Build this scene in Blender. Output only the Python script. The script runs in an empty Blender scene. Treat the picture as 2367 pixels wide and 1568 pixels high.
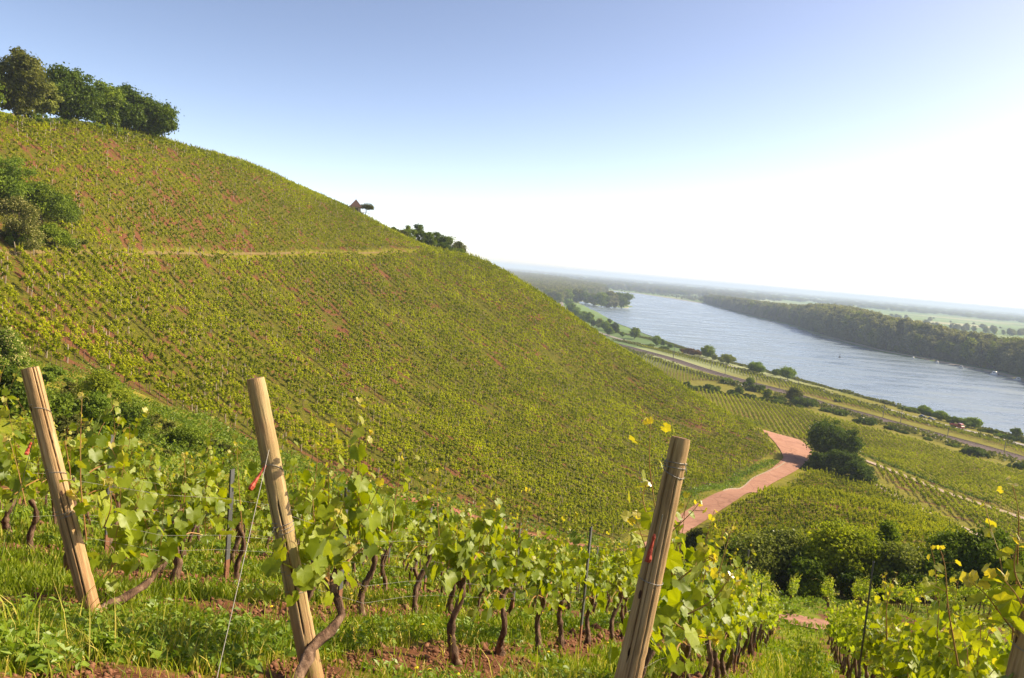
import bpy, math, random
import numpy as np
from mathutils import Vector, Matrix
random.seed(7); RNG = np.random.default_rng(7)
rad = math.radians
# ---------------------------------------------------------------- frame of the view, camera, sky, sun, exposure
W0, H0, F0 = 2367.0, 1568.0, 1805.0            # frame of the view and focal length in the same units
_sl = (720-612)/(2367-1140)
ROLL = math.atan(_sl)
PITCH = math.atan((H0/2-(612+(W0/2-1140)*_sl))*math.cos(ROLL)/F0)
SUN_AZ, SUN_EL = rad(75), rad(38)
scene = bpy.context.scene
cd = bpy.data.cameras.new("camera"); cam = bpy.data.objects.new("camera", cd); scene.collection.objects.link(cam)
cd.sensor_fit = 'HORIZONTAL'; cd.sensor_width = 36.0; cd.lens = 36.0*F0/W0
cd.clip_start = 0.05; cd.clip_end = 90000
# view axis pitched down, content rolled clockwise (camera rolled anticlockwise)
fwd = Vector((0, math.cos(PITCH), -math.sin(PITCH)))
up = Vector((0, math.sin(PITCH), math.cos(PITCH))); right = Vector((1, 0, 0))
cr = right*math.cos(ROLL)+up*math.sin(ROLL); cu = up*math.cos(ROLL)-right*math.sin(ROLL)
cam.matrix_world = Matrix(((cr.x, cu.x, -fwd.x, 0), (cr.y, cu.y, -fwd.y, 0), (cr.z, cu.z, -fwd.z, 0), (0, 0, 0, 1)))
scene.camera = cam
world = bpy.data.worlds.new("World"); scene.world = world; world.use_nodes = True
wn = world.node_tree.nodes; wl = world.node_tree.links
sky = wn.new('ShaderNodeTexSky'); sky.sky_type = 'NISHITA'; sky.sun_disc = False
sky.sun_elevation = SUN_EL; sky.sun_rotation = SUN_AZ; sky.altitude = 100; sky.air_density = 0.5; sky.dust_density = 0.8; sky.ozone_density = 1.0
bg = wn['Background']; bg.inputs[1].default_value = 0.125
tint = wn.new('ShaderNodeMix'); tint.data_type = 'RGBA'; tint.blend_type = 'MULTIPLY'; tint.inputs[0].default_value = 1.0; tint.inputs[7].default_value = (1.22, 0.95, 0.74, 1)
gam = wn.new('ShaderNodeGamma'); gam.inputs[1].default_value = 1.25; wl.new(sky.outputs[0], gam.inputs[0]); wl.new(gam.outputs[0], tint.inputs[6]); wl.new(tint.outputs[2], bg.inputs[0])
ld = bpy.data.lights.new("sun", 'SUN'); ld.energy = 5.0; ld.angle = rad(0.5); ld.color = (1.0, 0.84, 0.58)
sun = bpy.data.objects.new("sun", ld); scene.collection.objects.link(sun)
sdir = Vector((math.sin(SUN_AZ)*math.cos(SUN_EL), math.cos(SUN_AZ)*math.cos(SUN_EL), math.sin(SUN_EL)))
sun.rotation_euler = sdir.to_track_quat('Z', 'Y').to_euler(); sun.location = (0, 0, 60)
scene.view_settings.view_transform = 'Standard'; scene.view_settings.look = 'None'
scene.view_settings.gamma = 1.0; scene.view_settings.exposure = 0.97
scene.render.engine = 'CYCLES'
cy = scene.cycles
cy.max_bounces = 8; cy.diffuse_bounces = 3; cy.glossy_bounces = 2; cy.transmission_bounces = 4; cy.transparent_max_bounces = 8; cy.volume_bounces = 1
cy.use_denoising = True
COL = scene.collection
# ---------------------------------------------------------------- terrain (metres, camera eye at the origin)
def ray(u, v):
    """horizontal-unit direction of a point of the view (surveying helper)"""
    x = u-W0/2; y = H0/2-v
    c, s = math.cos(ROLL), math.sin(ROLL)
    xr = x*c-y*s; yr = x*s+y*c
    Y = F0*math.cos(PITCH)+yr*math.sin(PITCH); Z = -F0*math.sin(PITCH)+yr*math.cos(PITCH)
    h = math.hypot(xr, Y)
    return (xr/h, Y/h, Z/h)
def pr(u, v, r):
    d = ray(u, v); return (d[0]*r, d[1]*r, d[2]*r)
def pz(u, v, z):
    d = ray(u, v); r = z/d[2]; return (d[0]*r, d[1]*r, z)
def wpt(az, r, z):
    a = math.radians(az); return (math.sin(a)*r, math.cos(a)*r, z)
AZR = math.radians(22.4)
SX, SY = math.sin(AZR), math.cos(AZR)          # downslope direction of the near slope
TX, TY = SY, -SX
def st(s, t): return (SX*s+TX*t, SY*s+TY*t)
def plane_z(s):
    return -1.58-0.05*min(s,1.2)-max(s-1.2,0)*0.392 if s > 0 else -1.58-0.05*s
WATER = -66.0
C = []
for s in (-60,-30,-12,-4,0,1.2,2.5,4,7,12,18,25):
    for t in (-26,-16,-9,-4,0,4,10,20,34):
        x, y = st(s, t)
        if s < 0 and abs(t) > 20: continue
        C.append((x, y, plane_z(s) - 0.055*max(0,-t-4.2)*min(max(s,0)/4,1)))
P = [ # far slope: lower left
 (0,430,150),(200,450,170),(500,480,215),(750,520,255),
 (0,580,128),(300,583,162),(500,583,192),(750,585,232),(980,585,285),
 (0,700,106),(0,800,86),(250,720,122),(500,750,150),(750,780,178),(1000,800,205),(1250,850,232),(1450,920,250),
 (300,900,88),(500,980,96),(750,1000,118),(1000,1000,142),(1250,1050,163),(1500,1050,195),(1650,1050,222),
 (700,1080,90),(1000,1130,108),(1250,1180,122),(1450,1180,146),
 (640,1060,86),(770,1110,89),(910,1147,98),(1150,1210,108),(1490,1275,117),(1590,1200,150),(1700,1130,195),(1840,1050,252),
 (60,950,52),(270,1000,55),(430,1050,60),
 (0,282,185),(200,310,205),(390,340,230),(600,395,265),(820,492,298),(1000,580,305),(1100,600,308),(1160,632,308),(1290,712,302),(1400,790,295),(1500,850,288),(1600,912,278),(1700,978,265),(1790,1040,248),
 (1850,1440,34),(1960,1450,35),(1760,1385,50),(1950,1400,57),(2150,1400,56),(2350,1400,55),(1700,1330,72),(2300,1400,66),
 (1650,1230,141),(1900,1150,172),(1900,1250,134),(2100,1250,130),(2250,1320,112),
]
C += [pr(*p) for p in P]
Zp = [(1780,1000,-50.5),(1990,1062,-53),(2340,1190,-53),(2010,1120,-50.5),(2210,1215,-49),(2367,1290,-47),(2700,1330,-49),
 (2000,1000,-56.5),(2200,1100,-55.5),(2367,1150,-55),(2700,1260,-55),(1850,930,-59),(1700,950,-56),(1585,893,-59),
 (1410,790,-61),(1560,833,-61),(1700,880,-61),(1890,935,-60.5),(2100,990,-60),(2367,1065,-60),(2700,1160,-60),
 (1420,782,-62.5),(1600,822,-62.5),(1850,893,-62.2),(2040,940,-62),(2367,1032,-62),(2700,1125,-62),
 (1430,764,-65.5),(1600,810,-65.5),(1700,840,-65.5),(1880,885,-65.5),(2120,953,-65.5),(2367,1012,-65.5),(2700,1100,-65.5)]
C += [pz(*p) for p in Zp]
def drop(u, v, r, r2, z2):
    d = ray(u, v); C.append((d[0]*r2, d[1]*r2, z2))
for a in [(-250,270,165,215,17),(0,282,185,235,24.5),(200,310,205,255,26),(390,340,230,285,26.5),(600,395,265,320,23),(820,492,298,350,11),(1000,580,305,350,-4),(1100,600,308,352,-13),
          (1160,632,308,350,-20),(1290,712,302,340,-29),(1400,790,295,332,-38),(1500,850,288,320,-44),(1600,912,278,310,-49),(1700,978,265,295,-52.5)]:
    drop(*a)
for az,r,z in [(-45,150,22),(-60,120,14),(-80,90,6),(-100,120,10),(-130,90,12),(180,120,15),(130,90,2),(100,90,-10),(75,70,-14),(60,90,-28),(80,200,-48),(60,170,-45),(55,350,-60),
               (-40,330,40),(-30,420,40),(-18,420,28),(-8,430,-10),(-2,430,-38),(3,430,-55),(8,430,-58),(0,600,-60),(-8,600,-45),(-20,620,10),(-60,400,40),(110,250,-40),(180,300,40),
               (5,700,-62),(-5,800,-62),(12,900,-65.5),(25,900,-66),(45,800,-66),(60,600,-66)]:
    C.append(wpt(az, r, z))
C = np.array(C)
def _U(d2): return np.where(d2 > 1e-9, 0.5*d2*np.log(np.maximum(d2, 1e-9)), 0.0)
_n = len(C); SC = 100.0
_X = C[:, :2]/SC
_d2 = ((_X[:, None, :]-_X[None, :, :])**2).sum(-1)
_lam = np.where(np.hypot(C[:, 0], C[:, 1]) < 45, 2e-5, 2.5e-3)
_K = _U(_d2)+np.diag(_lam)
_Pm = np.hstack([np.ones((_n, 1)), _X])
_A = np.block([[_K, _Pm], [_Pm.T, np.zeros((3, 3))]])
_sol = np.linalg.solve(_A, np.concatenate([C[:, 2], np.zeros(3)]))
_w, _a = _sol[:_n], _sol[_n:]
def sstep(a, b, x):
    t = np.clip((x-a)/(b-a), 0, 1); return t*t*(3-2*t)
def inpoly(x, y, poly):
    x = np.asarray(x, float); y = np.asarray(y, float); r = np.zeros(x.shape, bool)
    n = len(poly)
    for i in range(n):
        x1, y1 = poly[i][:2]; x2, y2 = poly[(i+1) % n][:2]
        if y1 == y2: continue
        c = ((y1 > y) != (y2 > y)) & (x < (x2-x1)*(y-y1)/(y2-y1)+x1)
        r ^= c
    return r
def segdist(x, y, line):
    """distance to a polyline"""
    d = np.full(np.shape(x), 1e9)
    for (x1, y1), (x2, y2) in zip([q[:2] for q in line[:-1]], [q[:2] for q in line[1:]]):
        dx, dy = x2-x1, y2-y1; L = dx*dx+dy*dy+1e-9
        t = np.clip(((x-x1)*dx+(y-y1)*dy)/L, 0, 1)
        d = np.minimum(d, np.hypot(x-x1-t*dx, y-y1-t*dy))
    return d
near_bank = [(2900,1185),(2700,1100),(2367,1012),(2250,988),(2120,953),(1980,916),(1880,886),(1700,840),(1600,810),(1500,777),(1430,750),(1380,722),(1345,704),(1330,698)]
island_tip = [(1345,697),(1375,706),(1450,713),(1463,709),(1450,704),(1380,690),(1366,688)]
far_bank = [(1340,668),(1409,672),(1474,679),(1550,690),(1624,702),(1685,719),(1729,731),(1764,739),(1813,749),(1908,781),(2040,815),(2196,842),(2296,862),(2367,881),(2700,985),(2900,1040)]
RIVER = [pz(u, v, WATER)[:2] for (u, v) in near_bank+island_tip+far_bank]
def h_raw(x, y):
    x = np.asarray(x, float); y = np.asarray(y, float)
    sh = x.shape; X = np.stack([x.ravel(), y.ravel()], -1)/SC
    out = np.empty(len(X))
    for i in range(0, len(X), 20000):
        q = X[i:i+20000]
        d2 = ((q[:, None, :]-_X[None])**2).sum(-1)
        out[i:i+20000] = _U(d2)@_w+_a[0]+q@_a[1:]
    return out.reshape(sh)
def height(x, y):
    x = np.asarray(x, float); y = np.asarray(y, float)
    r = np.hypot(x, y); az = np.degrees(np.arctan2(x, y))
    h = h_raw(np.where(r > 900, x*900/np.maximum(r, 1), x), np.where(r > 900, y*900/np.maximum(r, 1), y))
    w = sstep(620, 860, r)
    h = h*(1-w)+(-65.3)*w
    h = np.where((r > 250) & (az > -3), np.maximum(h, -65.3), h)
    h = np.clip(h, -66, 60)
    riv = inpoly(x, y, RIVER)
    d = segdist(x, y, RIVER+[RIVER[0]])
    far = r > 200
    h = np.where(far & riv, np.minimum(h, WATER-0.3-np.minimum(d*0.15, 2.0)), np.where(far & (d < 40) & (r > 350), np.maximum(h, WATER+0.35+0*d), h))
    return h
def hz(x, y): return float(height(np.array([x]), np.array([y]))[0])
def hit(u, v, rmin=1.5, rmax=900.0):
    """first point of the ground along a line of sight"""
    d = ray(u, v); r = rmin*np.power(rmax/rmin, np.linspace(0, 1, 900))
    z = height(d[0]*r, d[1]*r)-d[2]*r
    k = np.argmax(z > 0)
    if z[k] <= 0: return None
    a, b = r[k-1], r[k]; za, zb = z[k-1], z[k]
    q = a+(b-a)*(-za)/(zb-za)
    return (d[0]*q, d[1]*q, d[2]*q)
# ---------------------------------------------------------------- helpers
def project(x, y, z):
    """where a point falls in the view (used only to rank what shows largest)"""
    v = Vector((x, y, z)); d = v.dot(fwd)
    if d <= 0.1: return None
    return (W0/2+F0*v.dot(cr)/d, H0/2-F0*v.dot(cu)/d, d)
def set_props(o, label=None, cat=None, group=None, kind=None):
    if label: o['label'] = label
    if cat: o['category'] = cat
    if group: o['group'] = group
    if kind: o['kind'] = kind
    return o
def empty(name, loc, label, cat, group=None, rz=0.0):
    o = bpy.data.objects.new(name, None); COL.objects.link(o); o.location = loc; o.rotation_euler = (0, 0, rz)
    o.empty_display_size = 0.2
    return set_props(o, label, cat, group)
class Geo:
    """collects vertices and faces, then becomes one mesh"""
    def __init__(s): s.v = []; s.f = []; s.n = 0; s.att = {}; s.m = []
    def add(s, v, f, mat=0, **att):
        v = np.asarray(v, float).reshape(-1, 3); f = np.asarray(f, int)
        s.v.append(v); s.f.append((f+s.n)); s.m.append(np.full(len(f), mat)); 
        for k, a in att.items():
            s.att.setdefault(k, []).append((s.n, np.broadcast_to(np.asarray(a, float), (len(v),))))
        s.n += len(v)
    def tube(s, pts, radii, sides=6, cap=True, jit=0.0, rng=None, mat=0, **att):
        pts = np.asarray(pts, float); n = len(pts); radii = np.broadcast_to(np.asarray(radii, float), (n,))
        tang = np.gradient(pts, axis=0); tang /= np.linalg.norm(tang, axis=1)[:, None]+1e-12
        ref = np.array([0, 0, 1.0]) if abs(tang[:, 2]).mean() < 0.9 else np.array([1.0, 0, 0])
        a = np.cross(tang, ref); a /= np.linalg.norm(a, axis=1)[:, None]+1e-12
        b = np.cross(tang, a)
        th = np.linspace(0, 2*np.pi, sides, endpoint=False)
        rr = radii[:, None]*np.ones((n, sides))
        if jit: rr = rr*(1+jit*(rng or RNG).standard_normal((n, sides)))
        ring = pts[:, None, :]+rr[..., None]*(np.cos(th)[None, :, None]*a[:, None, :]+np.sin(th)[None, :, None]*b[:, None, :])
        v = ring.reshape(-1, 3); f = []
        for i in range(n-1):
            for j in range(sides):
                k = (j+1) % sides
                f.append((i*sides+j, i*sides+k, (i+1)*sides+k, (i+1)*sides+j))
        s.add(v, f, mat, **att)
        if cap:
            for e, base in ((0, 0), (n-1, (n-1)*sides)):
                c = np.vstack([ring[e], pts[e][None]]); m = sides
                ff = [(j, (j+1) % m, m, m) for j in range(m)]
                s.add(c, [q[:3]+(q[2],) for q in ff], mat, **att)
    def box(s, c, size, rz=0.0, mat=0, M=None):
        x, y, z = size[0]/2, size[1]/2, size[2]/2
        v = np.array([(-x,-y,-z),(x,-y,-z),(x,y,-z),(-x,y,-z),(-x,-y,z),(x,-y,z),(x,y,z),(-x,y,z)])
        ca, sa = math.cos(rz), math.sin(rz)
        v = np.stack([v[:,0]*ca-v[:,1]*sa, v[:,0]*sa+v[:,1]*ca, v[:,2]], -1)+np.asarray(c)
        s.add(v, [(0,3,2,1),(4,5,6,7),(0,1,5,4),(1,2,6,5),(2,3,7,6),(3,0,4,7)], mat)
    def mesh(s, name, mats, smooth=False):
        V = np.vstack(s.v) if s.v else np.zeros((0, 3))
        quads = []; tris = []; mq = []; mt = []
        for f, m in zip(s.f, s.m):
            if not len(f): continue
            if f.shape[1] == 3: tris.append(f); mt.append(m)
            else:
                deg = f[:, 2] == f[:, 3]
                if deg.any(): tris.append(f[deg][:, :3]); mt.append(m[deg])
                if (~deg).any(): quads.append(f[~deg]); mq.append(m[~deg])
        T = np.vstack(tris) if tris else np.zeros((0, 3), int); Q = np.vstack(quads) if quads else np.zeros((0, 4), int)
        return raw_mesh(name, V, T, Q, mats, np.concatenate([*(mt or [np.zeros(0, int)]), *(mq or [np.zeros(0, int)])]), s.attrs(len(V)), smooth)
    def attrs(s, n):
        out = {}
        for k, lst in s.att.items():
            a = np.zeros(n)
            for st_, vals in lst: a[st_:st_+len(vals)] = vals
            out[k] = a
        return out
    def build(s, name, mats, parent=None, smooth=False, loc=None):
        o = bpy.data.objects.new(name, s.mesh(name, mats, smooth)); COL.objects.link(o)
        if parent is not None: o.parent = parent
        if loc is not None: o.location = loc
        return o
def raw_mesh(name, V, T, Q, mats, mi=None, atts=None, smooth=False):
    me = bpy.data.meshes.new(name)
    nt, nq = len(T), len(Q)
    me.vertices.add(len(V)); me.vertices.foreach_set('co', np.ascontiguousarray(V, dtype=np.float32).ravel())
    me.loops.add(nt*3+nq*4)
    me.loops.foreach_set('vertex_index', np.concatenate([T.ravel(), Q.ravel()]).astype(np.int32))
    me.polygons.add(nt+nq)
    me.polygons.foreach_set('loop_start', np.concatenate([np.arange(nt)*3, nt*3+np.arange(nq)*4]).astype(np.int32))
    try: me.polygons.foreach_set('loop_total', np.concatenate([np.full(nt, 3), np.full(nq, 4)]).astype(np.int32))
    except Exception: pass
    if not isinstance(mats, (list, tuple)): mats = [mats]
    for m in mats: me.materials.append(m)
    if mi is not None and len(mats) > 1: me.polygons.foreach_set('material_index', np.asarray(mi, dtype=np.int32))
    me.polygons.foreach_set('use_smooth', np.full(nt+nq, bool(smooth)))
    for k, a in (atts or {}).items():
        at = me.attributes.new(k, 'FLOAT', 'POINT'); at.data.foreach_set('value', np.asarray(a, dtype=np.float32))
    me.update(calc_edges=True)
    return me
def unit(a): return a/(np.linalg.norm(a, axis=-1, keepdims=True)+1e-9)
def leaf_cloud(P, N, size, rng, aspect=0.6, fold=0.18, **att):
    """diamond leaves folded on their midrib: centres P, facing N; returns verts, quads"""
    n = len(P); N = unit(N); R = unit(np.cross(N, rng.standard_normal((n, 3)))); B = np.cross(N, R)
    s = np.broadcast_to(size, (n,))[:, None]
    v = np.stack([P-R*s*.5, P-B*s*.5*aspect+N*s*fold, P+R*s*.5, P+B*s*.5*aspect+N*s*fold], 1).reshape(-1, 3)
    f = np.arange(n*4).reshape(n, 4)
    return v, f
# ---- node helpers
def mat(name):
    m = bpy.data.materials.new(name); m.use_nodes = True
    nt = m.node_tree; nt.nodes.clear()
    out = nt.nodes.new('ShaderNodeOutputMaterial')
    return m, nt.nodes, nt.links, out
def node(nn, t, **kw):
    x = nn.new(t)
    for k, v in kw.items():
        if k.startswith('i_'):
            x.inputs[int(k[2:]) if k[2:].isdigit() else k[2:].replace('_', ' ')].default_value = v
        else: setattr(x, k, v)
    return x
def ramp(nn, ll, src, stops):
    r = nn.new('ShaderNodeValToRGB'); e = r.color_ramp.elements
    e[0].position, e[0].color = stops[0][0], (*stops[0][1], 1)
    e[1].position, e[1].color = stops[-1][0], (*stops[-1][1], 1)
    for p, c in stops[1:-1]:
        q = e.new(p); q.color = (*c, 1)
    ll.new(src, r.inputs[0]); return r.outputs[0]
def noise(nn, ll, scale, detail=4.0, rough=0.55, vec=None, dist=0.0):
    t = nn.new('ShaderNodeTexNoise'); t.inputs['Scale'].default_value = scale; t.inputs['Detail'].default_value = detail
    t.inputs['Roughness'].default_value = rough; t.inputs['Distortion'].default_value = dist
    if vec is not None: ll.new(vec, t.inputs['Vector'])
    return t.outputs['Fac']
def mapping(nn, ll, src, scale=(1,1,1), rot=(0,0,0)):
    m = nn.new('ShaderNodeMapping'); m.inputs['Scale'].default_value = scale; m.inputs['Rotation'].default_value = rot
    ll.new(src, m.inputs['Vector']); return m.outputs[0]
def mixc(nn, ll, fac, a, b, mode='MIX'):
    m = nn.new('ShaderNodeMix'); m.data_type = 'RGBA'; m.blend_type = mode
    for sock, val in ((m.inputs[0], fac), (m.inputs[6], a), (m.inputs[7], b)):
        if isinstance(val, (int, float)): sock.default_value = val
        elif isinstance(val, tuple): sock.default_value = (*val, 1) if len(val) == 3 else val
        else: ll.new(val, sock)
    return m.outputs[2]
def math_(nn, ll, op, a, b=0.0, clamp=False):
    m = nn.new('ShaderNodeMath'); m.operation = op; m.use_clamp = clamp
    for sock, val in ((m.inputs[0], a), (m.inputs[1], b)):
        if isinstance(val, (int, float)): sock.default_value = val
        else: ll.new(val, sock)
    return m.outputs[0]
def madd(nn, ll, a, b, c, clamp=False):
    m = nn.new('ShaderNodeMath'); m.operation = 'MULTIPLY_ADD'; m.use_clamp = clamp
    for sock, val in zip(m.inputs, (a, b, c)):
        if isinstance(val, (int, float)): sock.default_value = val
        else: ll.new(val, sock)
    return m.outputs[0]
def attr(nn, name):
    a = nn.new('ShaderNodeAttribute'); a.attribute_name = name; return a.outputs['Fac']
def simple(name, cols, scale=3.0, rough=0.85, bump=0.3, detail=6, stretch=(1,1,1), spec=0.3, bscale=None, metallic=0.0):
    """noise-mottled surface"""
    m, nn, ll, out = mat(name)
    tc = nn.new('ShaderNodeTexCoord'); v = mapping(nn, ll, tc.outputs['Object'], stretch)
    f = noise(nn, ll, scale, detail, 0.6, v)
    k = len(cols)-1
    c = ramp(nn, ll, f, [(0.3+0.4*i/k, col) for i, col in enumerate(cols)])
    b = node(nn, 'ShaderNodeBsdfPrincipled'); b.inputs['Roughness'].default_value = rough
    b.inputs['Specular IOR Level'].default_value = spec; b.inputs['Metallic'].default_value = metallic
    ll.new(c, b.inputs['Base Color'])
    if bump:
        bp = nn.new('ShaderNodeBump'); bp.inputs['Strength'].default_value = bump; bp.inputs['Distance'].default_value = 0.02
        ll.new(noise(nn, ll, bscale or scale*3, 6, 0.65, v), bp.inputs['Height']); ll.new(bp.outputs[0], b.inputs['Normal'])
    ll.new(b.outputs[0], out.inputs[0]); return m
def leafmat(name, dark, light, tip=None, transl=0.35, gloss=0.06, rough=0.45, nscale=0.6, obj_rand=0.5, tcol=None, veins=False):
    """thin leaf: colour varies by leaf, by clump and by plant; lets some light through"""
    m, nn, ll, out = mat(name)
    geo = nn.new('ShaderNodeNewGeometry'); oi = nn.new('ShaderNodeObjectInfo')
    tc = nn.new('ShaderNodeTexCoord')
    f = noise(nn, ll, nscale, 2.0, 0.5, geo.outputs['Position'])
    f = madd(nn, ll, f, 1.3, -0.4)
    r1 = math_(nn, ll, 'MULTIPLY', geo.outputs['Random Per Island'], 0.45)
    r2 = math_(nn, ll, 'MULTIPLY', oi.outputs['Random'], obj_rand)
    s = math_(nn, ll, 'ADD', f, r1); s = math_(nn, ll, 'ADD', s, r2); s = math_(nn, ll, 'SUBTRACT', s, 0.225+obj_rand/2, True)
    c = mixc(nn, ll, s, dark, light)
    if tip is not None: c = mixc(nn, ll, attr(nn, 'tip'), c, tip)
    if veins:
        vn = noise(nn, ll, 60.0, 2.0, 0.5, tc.outputs['Object']); c = mixc(nn, ll, math_(nn, ll, 'MULTIPLY', vn, 0.35), c, tuple(x*0.6 for x in dark))
    d = nn.new('ShaderNodeBsdfDiffuse'); ll.new(c, d.inputs[0])
    t = nn.new('ShaderNodeBsdfTranslucent')
    tcx = mixc(nn, ll, 1.0, c, tcol or (1.5, 1.6, 0.7), 'MULTIPLY'); ll.new(tcx, t.inputs[0])
    g = nn.new('ShaderNodeBsdfGlossy'); g.inputs['Roughness'].default_value = rough; g.inputs[0].default_value = (0.9, 0.95, 1.0, 1)
    mx = nn.new('ShaderNodeMixShader'); mx.inputs[0].default_value = transl; ll.new(d.outputs[0], mx.inputs[1]); ll.new(t.outputs[0], mx.inputs[2])
    fr = nn.new('ShaderNodeFresnel'); fr.inputs[0].default_value = 1.35
    fac = madd(nn, ll, fr.outputs[0], gloss*4.0, gloss*0.3)
    mg = nn.new('ShaderNodeMixShader'); ll.new(fac, mg.inputs[0]); ll.new(mx.outputs[0], mg.inputs[1]); ll.new(g.outputs[0], mg.inputs[2])
    ll.new(mg.outputs[0], out.inputs[0]); return m
def copy_tree(src, loc, rz=0.0, sc=None, label=None):
    """a copy of a thing with copies of its parts"""
    r = src.copy(); COL.objects.link(r); r.location = loc; r.rotation_euler = (0, 0, rz)
    if sc is not None: r.scale = sc
    if label: r['label'] = label
    for ch in src.children:
        c = ch.copy(); COL.objects.link(c); c.parent = r
        for g in ch.children:
            d = g.copy(); COL.objects.link(d); d.parent = c
    return r
# ---------------------------------------------------------------- zones (ground polygons)
def gp(u, v, rmax=900): 
    h = hit(u, v, rmax=rmax); return h[:2] if h else None
def rim(u, v, r): return pr(u, v, r)[:2]
def poly(*pts):
    out = []
    for q in pts:
        p = rim(*q) if len(q) == 3 else gp(*q)
        if p is not None: out.append(p)
    return out
BUSH_GAP = poly((-200,340,190),(10,345,165),(60,430,150),(110,430,145),(185,500,150),(170,572),(-200,575,105))
HILL_LOW = poly((-260,592,100),(0,590),(300,591),(500,591),(750,590),(960,586),(1010,575,318),(1100,600,322),(1160,632,322),(1290,712,316),(1400,790,310),(1500,850,303),(1600,912,292),(1700,978,279),(1775,1030,262),
    (1792,1058,246),(1706,1093),(1637,1124),(1568,1146),(1500,1190),(1440,1250),(1300,1238),(1150,1190),(910,1128),(770,1088),(640,1040),(520,985),(400,945),(250,880),(120,850),(0,800),(-260,760,80))
HILL_UP = poly((-260,570,105),(0,576),(180,577),(300,578),(500,579),(750,580),(960,577),(1000,579,316),(900,535,318),(820,492,312),(700,441,300),(600,395,282),(500,360,275),(390,336,258),(280,322,240),(200,305,215),(0,290,195),(-260,280,175))
TRIANGLE = poly((1864,1092),(2006,1120),(2080,1152),(2160,1197),(2211,1226),(2260,1300),(2000,1300),(1620,1285),(1640,1212),(1745,1155))
STRIP = poly((2014,1075),(2080,1100),(2187,1146),(2290,1181),(2367,1212),(2700,1330),(2700,1400),(2367,1262),(2280,1228),(2180,1186),(2100,1140),(2030,1102))
FIELD_A = poly((1600,915,330),(1700,968,305),(1760,988),(1860,1020),(1990,1052),(2090,1092),(2190,1134),(2290,1168),(2367,1196),(2700,1310),(2700,1215),(2367,1098),(2224,1056),(2120,1022),(2000,992),(1860,952),(1780,934),(1680,915),(1610,902))
FIELD_B = poly((1440,815,330),(1520,870,320),(1585,890,318),(1600,880),(1700,884),(1760,908),(1780,922),(1690,880),(1640,870),(1560,846),(1480,822))
FIELD_C = poly((1460,797),(1560,824),(1680,858),(1780,888),(1900,922),(2040,958),(2160,990),(2300,1028),(2400,1062),(2700,1150),(2700,1140),(2400,1052),(2300,1022),(2160,982),(2040,948),(1900,908),(1780,878),(1680,850),(1560,816))
GULLY = [st(30,-34), st(34,-14), st(44,-2)]
ROW_T0, ROW_D = -0.86, 1.92
# ---------------------------------------------------------------- ground sheet
_rv = np.random.default_rng(11).random((256, 256))
def vnoise(x, y):
    xi, yi = np.floor(x).astype(int), np.floor(y).astype(int); fx, fy = x-xi, y-yi
    fx, fy = fx*fx*(3-2*fx), fy*fy*(3-2*fy); g = lambda a, b: _rv[a % 256, b % 256]
    return (g(xi, yi)*(1-fx)+g(xi+1, yi)*fx)*(1-fy)+(g(xi, yi+1)*(1-fx)+g(xi+1, yi+1)*fx)*fy
def fnoise(x, y, o=4): return sum(vnoise(x*2**k+17*k, y*2**k-9*k)*0.5**k for k in range(o))/sum(0.5**k for k in range(o))
def bare_near(x, y):
    """bare red earth of the near slope: broken strips under the rows"""
    s = x*SX+y*SY; t = x*TX+y*TY
    ph = np.cos((t-ROW_T0)*2*math.pi/ROW_D)
    return np.clip((ph*0.20-0.44+fnoise(s*0.9, t*1.3)*1.0-0.28*np.exp(-((t+0)/1.0)**2*0.8))*5.0, 0, 1)*(s > 1.5)
def ground_attrs(x, y, z):
    r = np.hypot(x, y); az = np.degrees(np.arctan2(x, y))
    s = x*SX+y*SY; t = x*TX+y*TY
    hill = inpoly(x, y, HILL_LOW) | inpoly(x, y, HILL_UP)
    farhill = (r > 60) & (az < 12) & (r < 520)
    rows = inpoly(x, y, TRIANGLE) | inpoly(x, y, STRIP) | inpoly(x, y, FIELD_A) | inpoly(x, y, FIELD_B) | inpoly(x, y, FIELD_C)
    plain = sstep(520, 620, r)*(az > -5)
    # how bare the soil is: the far slope is redder at its left and low parts
    left = np.clip((-az+2)/26, 0, 1)
    soil = np.where(hill, 0.10+0.15*left**1.2, 0.0)
    soil = np.where(farhill & ~hill, 0.10, soil)
    soil = np.where(inpoly(x, y, TRIANGLE), 0.28, soil)
    soil = np.where(inpoly(x, y, STRIP), 0.2, soil)
    soil = np.where(inpoly(x, y, FIELD_A) | inpoly(x, y, FIELD_B) | inpoly(x, y, FIELD_C), 0.08, soil)
    soil = np.where(r < 60, 0.0, soil)
    return soil, plain, 1-sstep(40, 62, r), hill.astype(float), bare_near(x, y)*(r < 45)
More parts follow.
